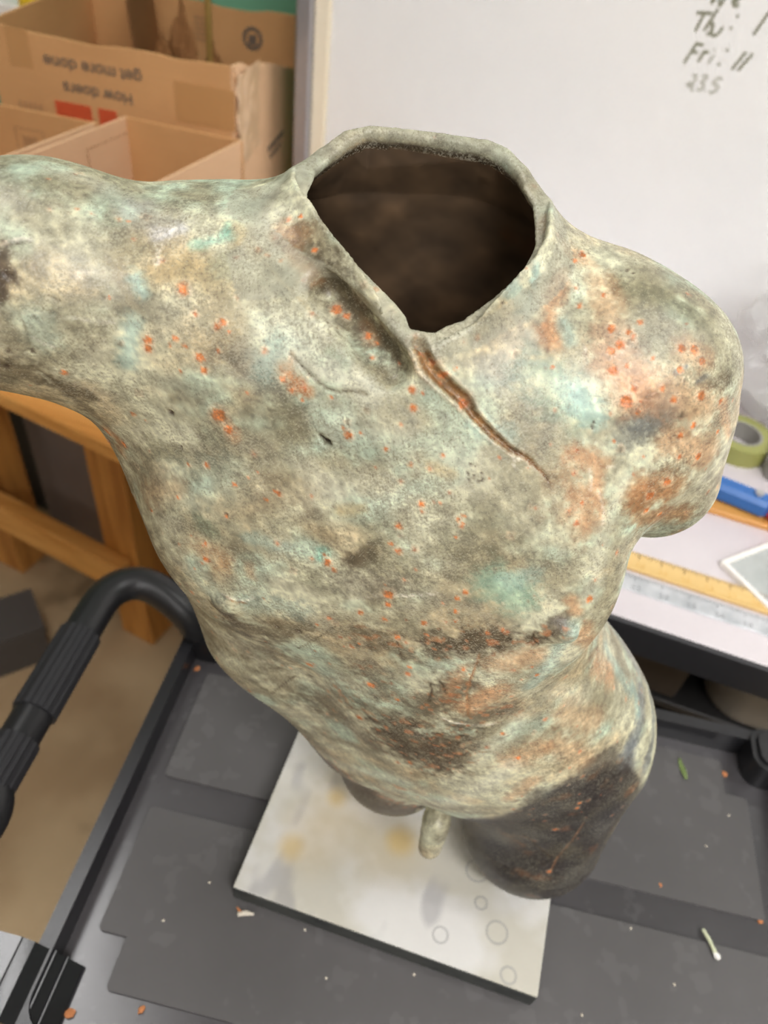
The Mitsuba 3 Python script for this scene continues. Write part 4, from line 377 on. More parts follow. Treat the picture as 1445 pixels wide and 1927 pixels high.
# ---------------------------------------------------------------- the room
WY = 1.45
struct('floor', bev((-3.2, -3, -.1), (3.2, WY, 0), .001), 'm_floor', 'tan stained concrete workshop floor')
struct('wall_back', bev((-3.2, WY, 0), (3.2, WY + .1, 2.8), .001), 'm_teal', 'green painted wall behind the whiteboard and the cardboard boxes')
struct('wall_left', bev((-3.3, -3, 0), (-3.2, WY, 2.8), .001), 'm_wall', 'pale wall of the workshop on the left')
struct('wall_right', bev((3.2, -3, 0), (3.3, WY, 2.8), .001), 'm_wall', 'pale wall of the workshop on the right')
struct('wall_front', bev((-3.2, -3.1, 0), (3.2, -3, 2.8), .001), 'm_wall', 'pale wall of the workshop behind the camera')
struct('ceiling', bev((-3.3, -3.1, 2.8), (3.3, WY + .1, 2.9), .001), 'm_ceiling', 'pale ceiling of the workshop with unseen lamps')
for lx, ly, sx, sy, power, lab in UNSEEN_LAMPS:
    t = thing('unseen_ceiling_light', lab, 'ceiling light', 'unseen ceiling lights')
    fr = cat(bev((lx-sx-.03, ly-sy-.03, 2.72), (lx-sx, ly+sy+.03, 2.8)), bev((lx+sx, ly-sy-.03, 2.72), (lx+sx+.03, ly+sy+.03, 2.8)), bev((lx-sx, ly-sy-.03, 2.72), (lx+sx, ly-sy, 2.8)), bev((lx-sx, ly+sy, 2.72), (lx+sx, ly+sy+.03, 2.8)))
    obj('frame', fr, 'm_lampframe', t)
    k = obj('diffuser', trimesh.creation.box((2*sx, 2*sy, .01), rot(0, (lx, ly, 2.74))), 'm_white', t)
    scene[k]['emitter'] = {'type': 'area', 'radiance': {'type': 'rgb', 'value': [LAMP*power*1.0, LAMP*power*.99, LAMP*power*.985]}}

# ---------------------------------------------------------------- whiteboard on the wall
wb = thing('whiteboard', 'large whiteboard with grey metal edge and handwritten weekday hours behind the bronze', 'whiteboard')
BY, KB = 1.25, 1.25/1.4
obj('panel', bev((-.50, BY, .9203), (1.6, BY + .04, 2.1), .002), 'm_board', wb)
obj('edge_trim', bev((-.551, BY - .016, .9203), (-.525, BY + .045, 2.1), .003), 'm_alu', wb)
obj('inner_trim', bev((-.525, BY - .005, .9203), (-.50, BY + .042, 2.1), .002), 'm_cream', wb)
def stroke(P, w, m, n=8):
    P = spline(P, n*(len(P) - 1) + 1) if len(P) > 2 else np.array(P, float); g = [trimesh.creation.icosphere(1, w) for _ in (0, 1)]
    ln = unary_union([Polygon([(a[0], a[1]), (b[0], b[1]), (b[0] + 1e-5, b[1])]).buffer(w, 4) for a, b in zip(P[:-1], P[1:])]) if len(P) > 1 else None
    parts = [extr(q, .0008) for q in (ln.geoms if hasattr(ln, 'geoms') else [ln])]
    return cat(*parts)
def on_board(m): return moved(m, np.array([[KB, 0, 0, 0], [0, 0, -1, BY + .0002], [0, KB, 0, 1.54*(1 - KB)], [0, 0, 0, 1.]]))
W3 = .0021
INK = {  # x, z on the board
 'letter_t': ([[(.014,1.311),(.0225,1.3125),(.0325,1.3135)], [(.024,1.3125),(.0195,1.2895)]], W3),
 'letter_h': ([[(.0395,1.3185),(.0315,1.2925)], [(.033,1.296),(.039,1.302),(.041,1.298),(.038,1.288)]], W3),
 'letter_u': ([[(.0415,1.300),(.042,1.292),(.047,1.2875),(.0515,1.291),(.0545,1.299)]], W3),
 'colon': ([[(.0695,1.3165),(.0697,1.3164)], [(.0665,1.301),(.0667,1.3009)]], W3),
 'numeral_one': ([[(.1085,1.327),(.1005,1.300)]], W3),
 'letter_f': ([[(.0275,1.2745),(.0195,1.2475)], [(.0275,1.2735),(.036,1.2735)], [(.0245,1.2625),(.0315,1.263)]], W3),
 'letter_r': ([[(.042,1.266),(.0385,1.2525)], [(.0405,1.261),(.0445,1.2655),(.0475,1.266)]], W3),
 'letter_i': ([[(.0565,1.2635),(.0535,1.2535)], [(.0545,1.270),(.0547,1.2699)]], W3*.9),
 'colon_002': ([[(.0725,1.2735),(.0727,1.2734)], [(.0685,1.254),(.0687,1.2539)]], W3),
 'numeral_one_001': ([[(.0985,1.2745),(.0895,1.252)]], W3),
 'numeral_one_002': ([[(.1085,1.2745),(.0985,1.252)]], W3),
 'letter_w': ([[(.0285,1.339),(.030,1.328),(.035,1.336),(.039,1.3275),(.044,1.339)]], W3*.9), 'letter_e': ([[(.056,1.3335),(.062,1.336),(.060,1.339),(.0565,1.334),(.059,1.3285),(.065,1.329)]], W3*.9),
 'numeral_two': ([[(.0385,1.2325),(.0425,1.2335),(.0425,1.224),(.038,1.2175),(.0345,1.219),(.0365,1.2215),(.042,1.217),(.0445,1.213)]], W3*.9),
 'numeral_three': ([[(.0525,1.234),(.058,1.235),(.057,1.2295),(.053,1.2265),(.0575,1.2235),(.056,1.2165),(.0515,1.216)]], W3*.9),
 'point': ([[(.0625,1.2165),(.0627,1.2164)]], W3*.8),
 'numeral_five': ([[(.0795,1.2355),(.0735,1.235),(.0715,1.2275),(.0775,1.2265),(.0775,1.219),(.0705,1.216)]], W3*.9)}
for nm, (S, w) in INK.items():
    obj(nm, on_board(cat(*[stroke(s, w, None) for s in S])), 'm_ink_faint' if nm in ('letter_i', 'point', 'numeral_five', 'numeral_three', 'numeral_two') else 'm_ink', wb)

# ---------------------------------------------------------------- the bench on the right
bench = thing('workbench', 'workbench with pale laminate top and black edge under the whiteboard', 'workbench')
BX0, BX1, BY0, BY1 = -.36, 1.5, .573, 1.40
obj('worktop', bev((BX0, BY0, .895), (BX1, BY1, .92), .002), 'm_top', bench)
obj('edge_band', bev((BX0, BY0 - .004, .872), (BX1, BY0 + .012, .9185), .002), 'm_black_soft', bench, label='black edge band')
obj('rail', bev((BX0 + .04, BY0 + .20, .86), (BX1 - .04, BY0 + .23, .895), .003), 'm_black', bench)
for x, y in ((BX0 + .03, BY0 + .03), (BX1 - .09, BY0 + .03), (BX0 + .03, BY1 - .08), (BX1 - .09, BY1 - .08)): obj('leg', bev((x, y, 0), (x + .05, y + .05, .895), .003), 'm_steel_dark', bench)
obj('shelf', bev((BX0 + .03, BY0 + .09, .44), (BX1 - .04, BY1 - .02, .46), .002), 'm_bin_dark', bench)
obj('shelf', bev((BX0 + .03, BY0 + .085, .685), (BX1 - .04, BY1 - .02, .70), .002), 'm_bin_dark', bench)
cab = thing('storage_case', 'dark brown storage case on the shelf under the workbench', 'case')
obj('body', bev((-.02, .665, .7005), (.262, 1.1, .80), .004), 'm_darkbrown', cab); obj('lid', bev((-.025, .66, .80), (.267, 1.105, .83), .004), 'm_darkbrown', cab)
tub = thing('plastic_tub', 'grey plastic tub with rounded corners under the front of the workbench', 'tub')
def tapered(x0, y0, x1, y1, z0, z1, r, grow=.015, wall=.004):
    def ring(e, z): return np.c_[np.array(rrect(x0 - e, y0 - e, x1 + e, y1 + e, r).exterior.coords)[:-1], np.full(len(rrect(x0 - e, y0 - e, x1 + e, y1 + e, r).exterior.coords) - 1, z)]
    R = [ring(-.012, z0), ring(-.003, z0 + .004), ring(0, z0 + .014), ring(grow, z1), ring(grow - wall, z1), ring(-wall, z0 + .016), ring(-.016, z0 + .006)]; n = len(R[0]); v = np.vstack(R); F = []
    for i in range(len(R) - 1):
        for j in range(n): k = (j + 1) % n; F += [[i*n+j, i*n+k, (i+1)*n+k], [i*n+j, (i+1)*n+k, (i+1)*n+j]]
    for i0 in (0, (len(R) - 1)*n):
        for j in range(1, n - 1): F.append([i0, i0 + j + 1, i0 + j] if i0 == 0 else [i0, i0 + j, i0 + j + 1])
    m = trimesh.Trimesh(v, F, process=False); m.fix_normals(); return m
obj('body', tapered(.295, .66, .70, 1.05, .7005, .835, .05), 'm_bin', tub, smooth=40)
obj('rim', extr(Polygon(rrect(.272, .637, .723, 1.073, .055).exterior, [rrect(.284, .649, .711, 1.061, .045).exterior.coords[::-1]]), .012).apply_translation([0, 0, .825]), 'm_bin', tub, smooth=40)

# things lying on the bench
ya = thing('yardstick', 'yellow wooden yardstick with dark marks lying on the workbench', 'yardstick')
obj('stick', bev((-.2, .6425, .9202), (.7, .6705, .9250), .0015), 'm_yard', ya)
obj('mark', cat(*[trimesh.creation.box((.0011 if i % 8 else .0016, .0095 if i % 8 == 0 else (.0065 if i % 4 == 0 else .004), .0004), rot(0, (-.19 + i*.003175, .6695 - (.0095 if i % 8 == 0 else (.0065 if i % 4 == 0 else .004))/2, .9251))) for i in range(278)]), 'm_tick', ya)
obj('numeral', cat(*[moved(text_mesh(str(i + 1), .0062, .0004), rot(0, (-.19 + (i + 1)*.0254 - .003, .648, .9249))) for i in range(34)]), 'm_numeral', ya)
sr = thing('steel_rule', 'silver steel rule lying in front of the yellow yardstick on the workbench', 'ruler')
obj('blade', bev((-.2, .6125, .9202), (.7, .6375, .9218), .0006), 'm_ruler', sr)
obj('mark', cat(*[trimesh.creation.box((.0010, .0085 if i % 10 == 0 else .0045, .0003), rot(0, (-.19 + i*.003, .6370 - (.0085 if i % 10 == 0 else .0045)/2, .9219))) for i in range(295)]), 'm_tick2', sr)
obj('numeral', cat(*[moved(text_mesh(str(i + 1), .0065, .0003), rot(0, (-.19 + (i + 1)*.03 - .003, .616, .9218))) for i in range(28)]), 'm_tick2', sr)
fs = thing('framed_glass', 'white edged sheet of grey glass lying on the workbench behind the yardstick', 'glass sheet')
Mf = rot(47, (.229, .697, .9202))   # its near left corner; first edge runs back to the right, second forward to the right
def fbox(a, b, r=.001): return moved(bev(a, b, r), Mf)
obj('sheet', fbox((.006, -.114, .001), (.154, -.006, .005)), 'm_tile', fs)
for a, b in (((0, -.006, 0), (.16, 0, .008)), ((0, -.12, 0), (.16, -.114, .008)), ((0, -.114, 0), (.006, -.006, .008)), ((.154, -.114, 0), (.16, -.006, .008))): obj('edge', fbox(a, b), 'm_white', fs)
k = obj('wood_strip', bev((.12, .782, .9202), (.6, .804, .928), .0015), 'm_strip'); tag(k, 'thin orange wooden strip on the workbench under the blue tool', 'wood strip')
bt = thing('blue_clamp', 'blue bar clamp with a red end lying on the wooden strip', 'clamp')
Mb = rot(-9, (.243, .806, .9285))
obj('body', moved(bev((-.075, -.012, 0), (.036, .014, .024), .005), Mb), 'm_blue', bt); obj('grip', moved(bev((.036, -.014, 0), (.12, .016, .027), .007), Mb), 'm_red', bt, label='red end')
obj('rivet', moved(trimesh.creation.cylinder(.0055, .004, sections=20), Mb @ rot(0, (.018, .001, .0255))), 'm_chrome', bt, smooth=30)
tr = thing('tape_roll', 'yellow green roll of tape standing on the workbench by the plastic bag', 'tape roll')
ang = np.linspace(0, 2*np.pi, 49)[:-1]
def annulus(ri, ro, h): return extr(Polygon(np.c_[ro*np.cos(ang), ro*np.sin(ang)], [np.c_[ri*np.cos(ang), ri*np.sin(ang)][::-1]]), h)
obj('tape', moved(annulus(.027, .042, .025), rot(0, (.243, .935, .9202))), 'm_green', tr, smooth=40); obj('core', moved(annulus(.0235, .027, .0252), rot(0, (.243, .935, .9202))), 'm_grey', tr, smooth=40)
jar = thing('metal_tin', 'small grey metal tin beside the tape roll on the workbench', 'tin')
obj('body', moved(trimesh.creation.cylinder(.022, .03, sections=32), rot(0, (.30, .90, .9353))), 'm_grey', jar, smooth=40); obj('lid', moved(trimesh.creation.cylinder(.023, .008, sections=32), rot(0, (.30, .90, .9545))), 'm_chrome', jar, smooth=40)
def crumple(c, r, seed, sub=4, amp=.35):
    m = trimesh.creation.icosphere(sub, 1.0); d = m.vertices.copy()
    n = meshkit.fbm(d*1.7 + seed, 3, seed) - .5; n2 = np.abs(meshkit.fbm(d*3.5 + seed, 2, seed + 3) - .5)
    m.vertices = np.array(c) + d*np.array(r)*(1 + amp*2*n - amp*1.4*n2)[:, None]; return m
bag = crumple((.325, 1.07, 1.01), (.12, .115, .12), 5, 5, .5); bag.vertices[:, 2] = np.maximum(bag.vertices[:, 2], .9208)
k = obj('plastic_bag', bag, 'm_film', smooth=True); tag(k, 'clear crumpled plastic bag on the workbench against the whiteboard', 'plastic bag')

for _k in ('yardstick__mark', 'yardstick__numeral', 'steel_rule__mark', 'steel_rule__numeral'): labels[_k] = {'kind': 'stuff'}
# ---------------------------------------------------------------- the wooden stand with the boxes
tb = thing('wooden_stand', 'rough wooden stand of thick posts and rails carrying the cardboard boxes', 'wooden stand')
MT = rot(-8, (-.745, .909, 0))     # frame: origin at the front right post
def tbox(a, b, r=.003): return moved(bev(a, b, r), MT)
obj('tabletop', tbox((-.50, -.175, .735), (.22, .53, .765)), 'm_wood_x', tb)
for x in (-.40, 0): obj('post', tbox((x - .045, -.045, 0), (x + .045, .045, .735)), 'm_wood_z', tb)
for x in (-.40, 0): obj('post', tbox((x - .045, .36, 0), (x + .045, .45, .735)), 'm_wood_z', tb)
obj('apron', tbox((-.49, -.083, .655), (.21, -.045, .735)), 'm_wood_x', tb); obj('stretcher', tbox((-.49, -.083, .215), (.03, -.045, .30)), 'm_wood_x', tb)
obj('side_rail', tbox((-.02, .045, .20), (.018, .36, .29)), 'm_wood_x', tb)
obj('back_panel', tbox((-.425, .12, 0), (.16, .14, .66)), 'm_panel', tb, label='loose dark grey board behind the stretcher')  # separate board, only grouped with the stand
obj('back_panel', tbox((-.75, .146, 0), (.2, .156, .68)), 'm_bin_dark', tb, label='added black sheet standing in for the dark gap')  # added black sheet, stands in for the shaded gap under the tabletop
kc = thing('dark_case', 'flat dark grey case on the floor in front of the wooden stand', 'case')
c0, d1, d2 = np.array([-.884, .741]), np.array([-.63, -.777]), np.array([-.777, .63])
def cpoly(g, a, b): return Polygon([c0 - g*d1 - g*d2, c0 + (a + g)*d1 - g*d2, c0 + (a + g)*d1 + (b + g)*d2, c0 - g*d1 + (b + g)*d2])
obj('body', extr(cpoly(-.004, .32, .12), .098).apply_translation([0, 0, .001]), 'm_case', kc); obj('lid', extr(cpoly(0, .32, .12).buffer(-.006).buffer(.006), .021).apply_translation([0, 0, .099]), 'm_case', kc)

def wall_panel(a, b, za, zb, z0, th=.005, zm=None):
    """upright cardboard sheet from a to b (plan), top at za over a and zb over b, inner side to the left of a->b"""
    a, b = np.array(a), np.array(b); d = (b - a)/np.linalg.norm(b - a); n = np.array([-d[1], d[0]])*th; L = np.linalg.norm(b - a); S = 24; P = []
    s = np.linspace(0, 1, S); top = za + (zb - za)*s + (0 if zm is None else zm*np.sin(np.pi*s)) + .0025*(meshkit.noise(np.c_[s*9, s*0 + a[0]*7, s*0], 3) - .5)*(0 if zm is None else 3)
    v = []; 
    for o in (0, 1):
        for k in range(S): p = a + d*L*s[k] + n*o; v += [[p[0], p[1], z0], [p[0], p[1], top[k]]]
    F = []; q = 2*S
    for k in range(S - 1):
        i = 2*k; F += [[i, i+2, i+3], [i, i+3, i+1], [q+i, q+i+3, q+i+2], [q+i, q+i+1, q+i+3], [i+1, i+3, q+i+3], [i+1, q+i+3, q+i+1], [i, q+i+2, i+2], [i, q+i, q+i+2]]
    i = 2*(S - 1); F += [[0, 1, q+1], [0, q+1, q], [i, q+i+1, i+1], [i, q+i, q+i+1]]
    m = trimesh.Trimesh(np.array(v), F, process=False); m.fix_normals(); return m
def on_wall(m, a, b, z, off, out=True):
    """flat print (xy, reading along +x) put on the outer side of the sheet a->b, x measured from a, y up from z"""
    a, b = np.array(a), np.array(b); d = (b - a)/np.linalg.norm(b - a); n = np.array([d[1], -d[0]])*(1 if out else -1)
    M = np.eye(4); M[:3, 0] = [d[0], d[1], 0]; M[:3, 1] = [0, 0, 1]; M[:3, 2] = [n[0], n[1], 0]; M[:3, 3] = [a[0] + n[0]*off, a[1] + n[1]*off, z]; return moved(m, M)
def patch(x0, y0, x1, y1, h=.0006): return trimesh.creation.box((x1 - x0, y1 - y0, h), rot(0, ((x0 + x1)/2, (y0 + y1)/2, h/2)))
# big box
e1, e2 = np.array([.9885, .151]), np.array([-.151, .9885]); NR = np.array([-.568, 1.067]); NL, FR, FL = NR - .37*e1, NR + .32*e2, NR - .37*e1 + .32*e2
bb = thing('moving_box', 'large open cardboard moving box with upside down printing and an orange logo', 'box')
obj('front_panel', wall_panel(NL, NR, 1.199, 1.2, .767, zm=-.004), 'm_card', bb); obj('back_panel', wall_panel(FR, FL, 1.2, 1.2, .767, zm=-.006), 'm_card_in', bb)
obj('right_panel', wall_panel(NR, FR, 1.2, 1.115, .767, zm=.006), 'm_card_pale', bb); obj('left_panel', wall_panel(FL, NL, 1.2, 1.199, .767), 'm_card_in', bb)
obj('bottom', cat(extr(Polygon([NL, NR, FR, FL]), .006)).apply_translation([0, 0, .766]), 'm_card_in', bb)
def upside(txt, h, xr, zc, m):      # text turned half a turn: it starts at the right
    t = text_mesh(txt, h, .0005, bold=True); w = t.bounds[1, 0]; t = moved(t, rot(180)); t.apply_translation([0, h/2, 0]); return t, w
xg = .37 - .148
for txt, xr, zc in (('get more done', .37 - .137, 1.163), ('How doers', .37 - .155, 1.131)):
    t = text_mesh(txt, .0145, .0005, bold=True); sc = (.150 if txt[0] == 'g' else .108)/t.bounds[1, 0]; t.apply_scale([sc, 1, 1]); t = moved(t, rot(180)); t.apply_translation([xr, .007, 0])
    obj('lettering', on_wall(t, NL, NR, zc - .0, .0001), 'm_print', bb)
for x0, x1 in ((.37-.281, .37-.224), (.37-.213, .37-.184)): obj('logo', on_wall(patch(x0, -.045, x1, 0), NL, NR, 1.1105, .0001), 'm_orange', bb)
obj('tape', on_wall(patch(.37-.09, -.055, .37, 0), NL, NR, 1.168, .0002), 'm_tape_tan', bb); obj('tape', on_wall(patch(.03, -.05, .065, .0), NL, NR, 1.199, .0002), 'm_tape_tan', bb)
obj('print', on_wall(cat(*[patch(.03 + i*.008, -.02, .034 + i*.008, 0) for i in range(5)]), NL, NR, 1.10, .0002), 'm_print_faint', bb)
def film(a, b, z0, z1, x0, x1, off, seed):
    n = 22; U, Vv = np.meshgrid(np.linspace(x0, x1, n), np.linspace(z0, z1, n)); w = (meshkit.fbm(np.stack([U*60, Vv*60, U*0], -1), 3, seed) - .3)*.010
    v = np.stack([U, Vv, w], -1).reshape(-1, 3); F = [[j*n+i, j*n+i+1, (j+1)*n+i+1] for j in range(n-1) for i in range(n-1)] + [[j*n+i, (j+1)*n+i+1, (j+1)*n+i] for j in range(n-1) for i in range(n-1)]
    return on_wall(trimesh.Trimesh(v, F, process=False), a, b, 0, off)
obj('tape', film(NR, FR, 1.06, 1.185, .004, .11, .001, 4), 'm_tape', bb, smooth=True, label='glossy crumpled packing tape')
obj('print', on_wall(cat(patch(.16, 0, .25, .008), patch(.17, -.014, .24, -.008)), NR, FR, 1.03, .0003), 'm_print', bb)
obj('print', on_wall(cat(moved(annulus(.012, .018, .0005), rot(0, (.075, 0, 0))), patch(.068, -.01, .082, .006)), FR, FL, 1.155, .0053, False), 'm_print', bb)
obj('print', on_wall(cat(*[patch(.15, -.008*i, .18, -.008*i + .004) for i in range(5)]), FR, FL, 1.17, .0053, False), 'm_print_faint', bb)
obj('flap', moved(bev((0, 0, 0), (.004, .12, .13), .001), rot(14, tuple(FL + .13*e1 - .115*e2) + (1.085,), rx=12)), 'm_card_dark', bb)
pk = thing('packing_paper', 'torn brown packing paper sticking up inside the large moving box', 'paper')
for i, (u, w, hgt, wd) in enumerate(((-.155, .2, .165, .06), (-.175, .16, .145, .05), (-.12, .24, .13, .05), (-.26, .12, .14, .12))):
    c = NR + u*e1 + w*e2; m = crumple((0, 0, 0), (wd/2, .02, hgt/2), 20 + i, 3, .5); m.vertices[:, 0] *= np.clip(1.1 - m.vertices[:, 2]/hgt*1.6, .15, 1.3)
    obj('sheet', moved(m, rot(25*i, (c[0], c[1], (1.13, 1.11, 1.09, 1.07)[i]))), 'm_kraft' if i < 3 else 'm_card_dark', pk)
fill = obj('box_filling', crumple((*(NR - .185*e1 + .16*e2), .875), (.165, .14, .10), 61, 4, .25), 'm_kraft'); tag(fill, 'crumpled brown filling at the bottom of the large moving box', 'packing paper')
k = obj('brass_rod', tube([NR - .112*e1 + .215*e2, ] and [np.r_[NR - .112*e1 + .20*e2, .99], np.r_[NR - .109*e1 + .205*e2, 1.45]], .0055, 14), 'm_brass', smooth=40); tag(k, 'thin brass rod standing upright in the large moving box', 'rod')
# the two small boxes in front of it
def small_box(name, label, FLc, FRc, NRc, NLc, zt):
    t = thing(name, label, 'box', 'small open cardboard boxes')
    obj('back_panel', wall_panel(FRc, FLc, zt, zt, .767), 'm_card_in', t); obj('right_panel', wall_panel(NRc, FRc, zt, zt, .767), 'm_card_pale', t)
    obj('front_panel', wall_panel(NLc, NRc, zt, zt, .767), 'm_card', t); obj('left_panel', wall_panel(FLc, NLc, zt, zt, .767), 'm_card_pale', t)
    obj('bottom', extr(Polygon([FLc, NLc, NRc, FRc]), .005).apply_translation([0, 0, .766]), 'm_card_in', t); return t
B_ = [np.array(p) for p in ((-.714, 1.008), (-.534, 1.026), (-.556, .823), (-.738, .795))]; A_ = [np.array(p) for p in ((-.925, .935), (-.729, .963), (-.751, .785), (-.948, .757))]
tB = small_box('cardboard_box', 'small open cardboard box nearest the bronze, with bare pinkish sides', *B_, 1.12)
tA = small_box('cardboard_box', 'small open cardboard box at the left edge, with a barcode print inside', *A_, 1.12)
def frame_print(w, h, t=.0012): return cat(patch(0, 0, w, t), patch(0, h - t, w, h), patch(0, 0, t, h), patch(w - t, 0, w, h))
obj('print', on_wall(cat(frame_print(.05, .05), *[patch(.012, .008 + i*.006, .036, .011 + i*.006) for i in range(4)]), B_[1], B_[0], 1.042, .0053, False), 'm_print_faint', tB)
obj('print', on_wall(frame_print(.09, .08, .001), B_[0], B_[3], 1.02, .0053, False), 'm_print_faint', tB)
obj('print', on_wall(patch(.05, 0, .085, .02), B_[2], B_[1], 1.04, .0003), 'm_print', tB)
obj('print', on_wall(cat(frame_print(.045, .045), *[patch(.012 + i*.003, .01, .0135 + i*.003, .034) for i in range(8)]), A_[1], A_[0], 1.05, .0053, False).apply_translation([-.083*.99, -.083*.14, 0]), 'm_print_faint', tA)
yl = thing('yellow_tape_roll', 'yellow roll seen over the far edge of the large moving box', 'tape roll')
obj('tape', moved(annulus(.025, .045, .04), rot(0, (-1.08, 1.33, .0), rx=0) @ rot(0, (0, 0, 1.14))), 'm_yellow', yl, smooth=40)
cr = thing('white_carton', 'white carton standing behind the large moving box', 'carton'); obj('body', bev((-1.20, 1.30, .767), (-1.01, 1.43, 1.14), .004), 'm_white', cr)

# ---------------------------------------------------------------- the cart
TRZ = 8.6; MC = rot(TRZ)       # cart frame: u along the tray, v back
def c_(m): return moved(m, MC)
U0, U1, V0, V1, ZF = -.223, .405, .076, .478, .84
cart = thing('utility_cart', 'black plastic utility cart with a panelled tray and a tubular push handle', 'cart')
tray = extr(rrect(U0, V0, U1, V1, .03), .012).apply_translation([0, 0, ZF - .012])
obj('tray', c_(tray), 'm_tray', cart)
rimp = Polygon(rrect(U0, V0, U1, V1, .03).exterior, [rrect(U0 + .012, V0 + .012, U1 - .012, V1 - .012, .022).exterior.coords[::-1]])
obj('rim', c_(cat(extr(rimp, .075).apply_translation([0, 0, ZF - .045]))), 'm_rim', cart, smooth=35)
# raised pads, two rows with notched outer corners
def pad(poly): 
    p = poly.buffer(-.004).buffer(.004, 5); lo = extr(p, .003).apply_translation([0, 0, ZF]); return lo
xl, xm0, xm1, xr = -.192, .075, .093, .364
near = Polygon([(-.168, .128), (.345, .128), (.345, .158), (xr, .158), (xr, .271), (xl, .271), (xl, .166), (-.168, .166)])
far = Polygon([(xl, .301), (xr, .301), (xr, .416), (.342, .416), (.342, .452), (-.168, .452), (-.168, .416), (xl, .416)])
for p in (near, far): obj('raised_pad', c_(pad(p)), 'm_pad', cart)
# corner plugs
def plug(u, v, r, h): return cat(extr(rrect(u - r, v - r, u + r, v + r, r*.7), h).apply_translation([0, 0, ZF]), extr(rrect(u - r, v - r, u + r, v + r, r*.7).buffer(-.006), .004).apply_translation([0, 0, ZF + h]))
for u, v in ((U1 - .020, V1 - .022), (U0 + .022, V1 - .024), (U1 - .024, V0 + .024)): obj('corner_socket', c_(plug(u, v, .024, .034)), 'm_black', cart, smooth=40)
for u, v in ((U0 + .03, V0 + .03), (U1 - .03, V0 + .03), (U0 + .03, V1 - .03), (U1 - .03, V1 - .03)):
    obj('upright', c_(bev((u - .018, v - .018, .10), (u + .018, v + .018, ZF - .012), .004)), 'm_black', cart)
    w_ = obj('caster', c_(moved(trimesh.creation.cylinder(.045, .024, sections=32), rot(0, (u, v, .0455), rx=90))), 'm_black_soft', cart, smooth=40)
obj('lower_shelf', c_(cat(extr(rrect(U0 + .01, V0 + .01, U1 - .01, V1 - .01, .03), .03).apply_translation([0, 0, .17]))), 'm_rim', cart)
# the near corner socket carries the handle arm out to the left
arm = spline([(-.29, .112, .868), (-.315, .114, .882), (-.318, .122, .912), (-.300, .150, .929), (-.2935, .22, .93)], 30)
bar = np.vstack([arm[:-1], spline([(-.2935, .22, .93), (-.2935, .30, .93), (-.2935, .40, .93), (-.2895, .428, .929), (-.273, .446, .926), (-.247, .448, .917), (-.222, .443, .900), (-.213, .446, .872)], 50)])
hd = obj('handle', c_(tube(bar, .0168, 28)), 'm_black', cart, smooth=40)
for v0, v1 in ((.165, .262), (.288, .372)):
    n = 64; g = np.arange(n)*2*np.pi/n; r = .0188 + .0005*np.sign(np.sin(g*16)); P2 = Polygon(np.c_[r*np.cos(g), r*np.sin(g)])
    obj('grip', c_(moved(extr(P2, v1 - v0), np.array([[1, 0, 0, -.2935], [0, 0, 1, v0], [0, -1, 0, .93], [0, 0, 0, 1.]]))), 'm_black_soft', hd, label='ribbed grip sleeve')
sk = cat(bev((-.300, -.0255, -.034), (-.223, .0245, .0165), .012), bev((-.226, -.0265, -.034), (-.1955, .0255, .0035), .008))
prof = Polygon([(-.31, -.034), (-.188, -.034), (-.190, -.024), (-.222, .012), (-.231, .017), (-.31, .020)]).buffer(-.004).buffer(.004, 4)
sk = moved(extr(prof, .052), np.array([[1, 0, 0, 0], [0, 0, -1, .026], [0, 1, 0, 0], [0, 0, 0, 1.]]))
so = obj('handle_socket', c_(moved(sk, rot(0, (0, .113, .868)))), 'm_gloss', cart, smooth=30, label='shiny black socket block of the handle')
for q in (.018, .030): obj('rib', c_(moved(moved(bev((q, -.0272, -.03), (q + .0028, .0272, .0016), .0008), rot(0, (-.222, 0, .012), ry=48)), rot(0, (0, .113, .868)))), 'm_gloss', so)

# ---------------------------------------------------------------- plate and bronze
plate = thing('base_plate', 'square pale stone base plate with dark sides on the cart tray', 'base plate')
MP = rot(3.2, (-.126, .197, 0)); PZ = .8435
obj('slab', moved(bev((0, 0, PZ), (.256, .235, PZ + .0215), .001), MP), 'm_plate_side', plate); obj('top_face', moved(bev((.0005, .0005, PZ + .0215), (.2555, .2345, PZ + .024), .0008), MP), 'm_plate', plate)
(tv, tf, tc), (iv, if_, ic) = make_torso()
k = obj('bronze_torso', trimesh.Trimesh(tv, tf, process=False), 'm_bronze', smooth=True, color=tc)
tag(k, 'headless bronze male torso with green and orange patina and an open broken neck', 'statue')
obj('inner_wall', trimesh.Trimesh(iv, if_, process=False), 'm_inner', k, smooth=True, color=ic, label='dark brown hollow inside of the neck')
sup = obj('support_rod', tube([(.052, .328, PZ + .0242), (.052, .330, .99)], .012, 24), 'm_post', k, smooth=40, label='grey steel rod')
obj('rust_collar', tube([(.052, .328, PZ + .0243), (.052, .328, PZ + .031)], .0145, 24), 'm_rust', sup, smooth=40)

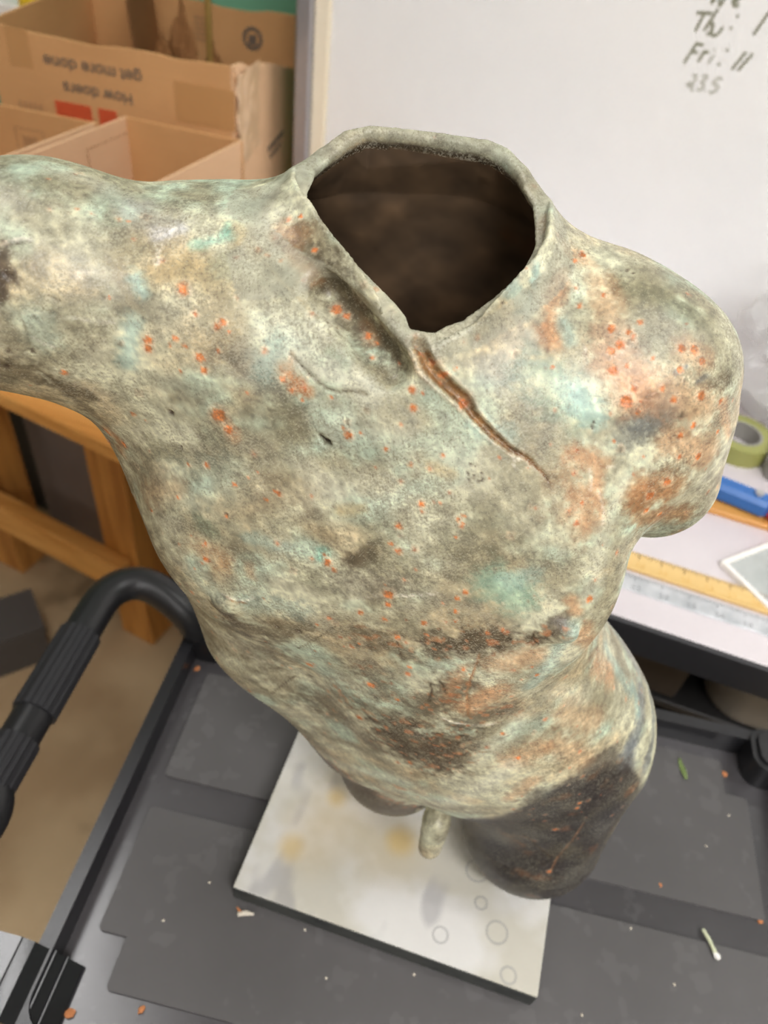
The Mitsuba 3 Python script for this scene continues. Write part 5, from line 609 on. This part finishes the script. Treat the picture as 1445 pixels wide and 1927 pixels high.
# ---------------------------------------------------------------- bits on the tray
def bit(u, r, seed): return moved(crumple((0, 0, 0), (r, r*.8, r*.6), seed, 2, .5), rot(seed*40, u))
ZP = ZF + .003
for i, (x, y, z, r, lab) in enumerate((( -.201, .079, ZF, .0042, 'orange crumb by the shiny socket block at the corner of the tray'), (-.153, .100, ZF, .0030, 'orange crumb on the near edge of the tray left of centre'), (.222, .347, ZF, .0030, 'orange crumb in the tray groove right of the bronze'),
        (.275, .485, ZF, .0034, 'orange crumb in the notched far right corner of the tray'), (.311, .351, ZF, .0026, 'orange crumb against the right rim of the tray'), (-.265, .383, ZF, .0032, 'orange crumb in the far left corner of the tray'))):
    k = obj('crumb', bit((x, y, z + r*.55), r, i + 1), 'm_crumb'); tag(k, lab, 'crumb', 'orange crumbs on the tray')
for i, (x, y) in enumerate(((.035, .198), (-.06, .196), (-.17, .16), (-.15, .20), (.20, .30), (.24, .27), (.26, .40), (.215, .49), (.13, .24), (.17, .22), (-.03, .17), (.28, .44))):
    zt = ZP if .128 < (-x*.1495 + y*.9888) < .271 or .301 < (-x*.1495 + y*.9888) < .45 else ZF
    k = obj('speck', bit((x, y, zt + .0007), .0012, i + 30), 'm_crumb_pale'); tag(k, 'tiny pale speck of dust on the black tray', 'speck', 'pale specks on the tray')
tw = thing('splinter', 'pale splinter by the near left corner of the base plate', 'splinter')
obj('shaft', moved(tube([(0, 0, 0), (.006, .001, .001), (.013, .0, .0015)], [.0018, .0022, .001], 8), rot(20, (-.116, .186, ZP + .0022))), 'm_crumb_pale', tw); obj('fibre', moved(tube([(0, 0, 0), (-.004, .004, .001)], [.0014, .0006], 6), rot(20, (-.114, .188, ZP + .0022))), 'm_crumb', tw)
lf = thing('leaf_bit', 'small green leaf fragment in the far right part of the tray', 'leaf')
LM = rot(112, (.233, .472, ZP + .0012))
g = np.linspace(0, 1, 12); ww = .0028*np.sin(np.pi*np.clip(g*.9 + .08, 0, 1))**.6
lv = np.vstack([np.c_[g*.023 - .0115, ww, .0006*np.sin(g*7)], np.c_[g*.023 - .0115, g*0, .0012 + .0006*np.sin(g*7)], np.c_[g*.023 - .0115, -ww, .0006*np.sin(g*7)]])
F = [[i, i+1, 12+i+1] for i in range(11)] + [[i, 12+i+1, 12+i] for i in range(11)] + [[12+i, 12+i+1, 24+i+1] for i in range(11)] + [[12+i, 24+i+1, 24+i] for i in range(11)]
obj('blade', moved(trimesh.Trimesh(lv, F, process=False), LM), 'm_leaf', lf, smooth=True)
st = thing('onion_stalk', 'pale green stalk with a white root end lying across the tray groove', 'stalk')
SM = rot(-52, (.2625, .3195, ZP + .0022))
obj('stem', moved(tube([(-.004, 0, 0), (.004, .0006, 0), (.010, 0, 0), (.0155, -.0006, 0)], [.0014, .0017, .0016, .0020], 10), SM), 'm_stalk', st, smooth=50); obj('root', moved(crumple((.0175, -.0005, 0), (.0036, .0030, .0021), 8, 2, .5), SM), 'm_white', st)
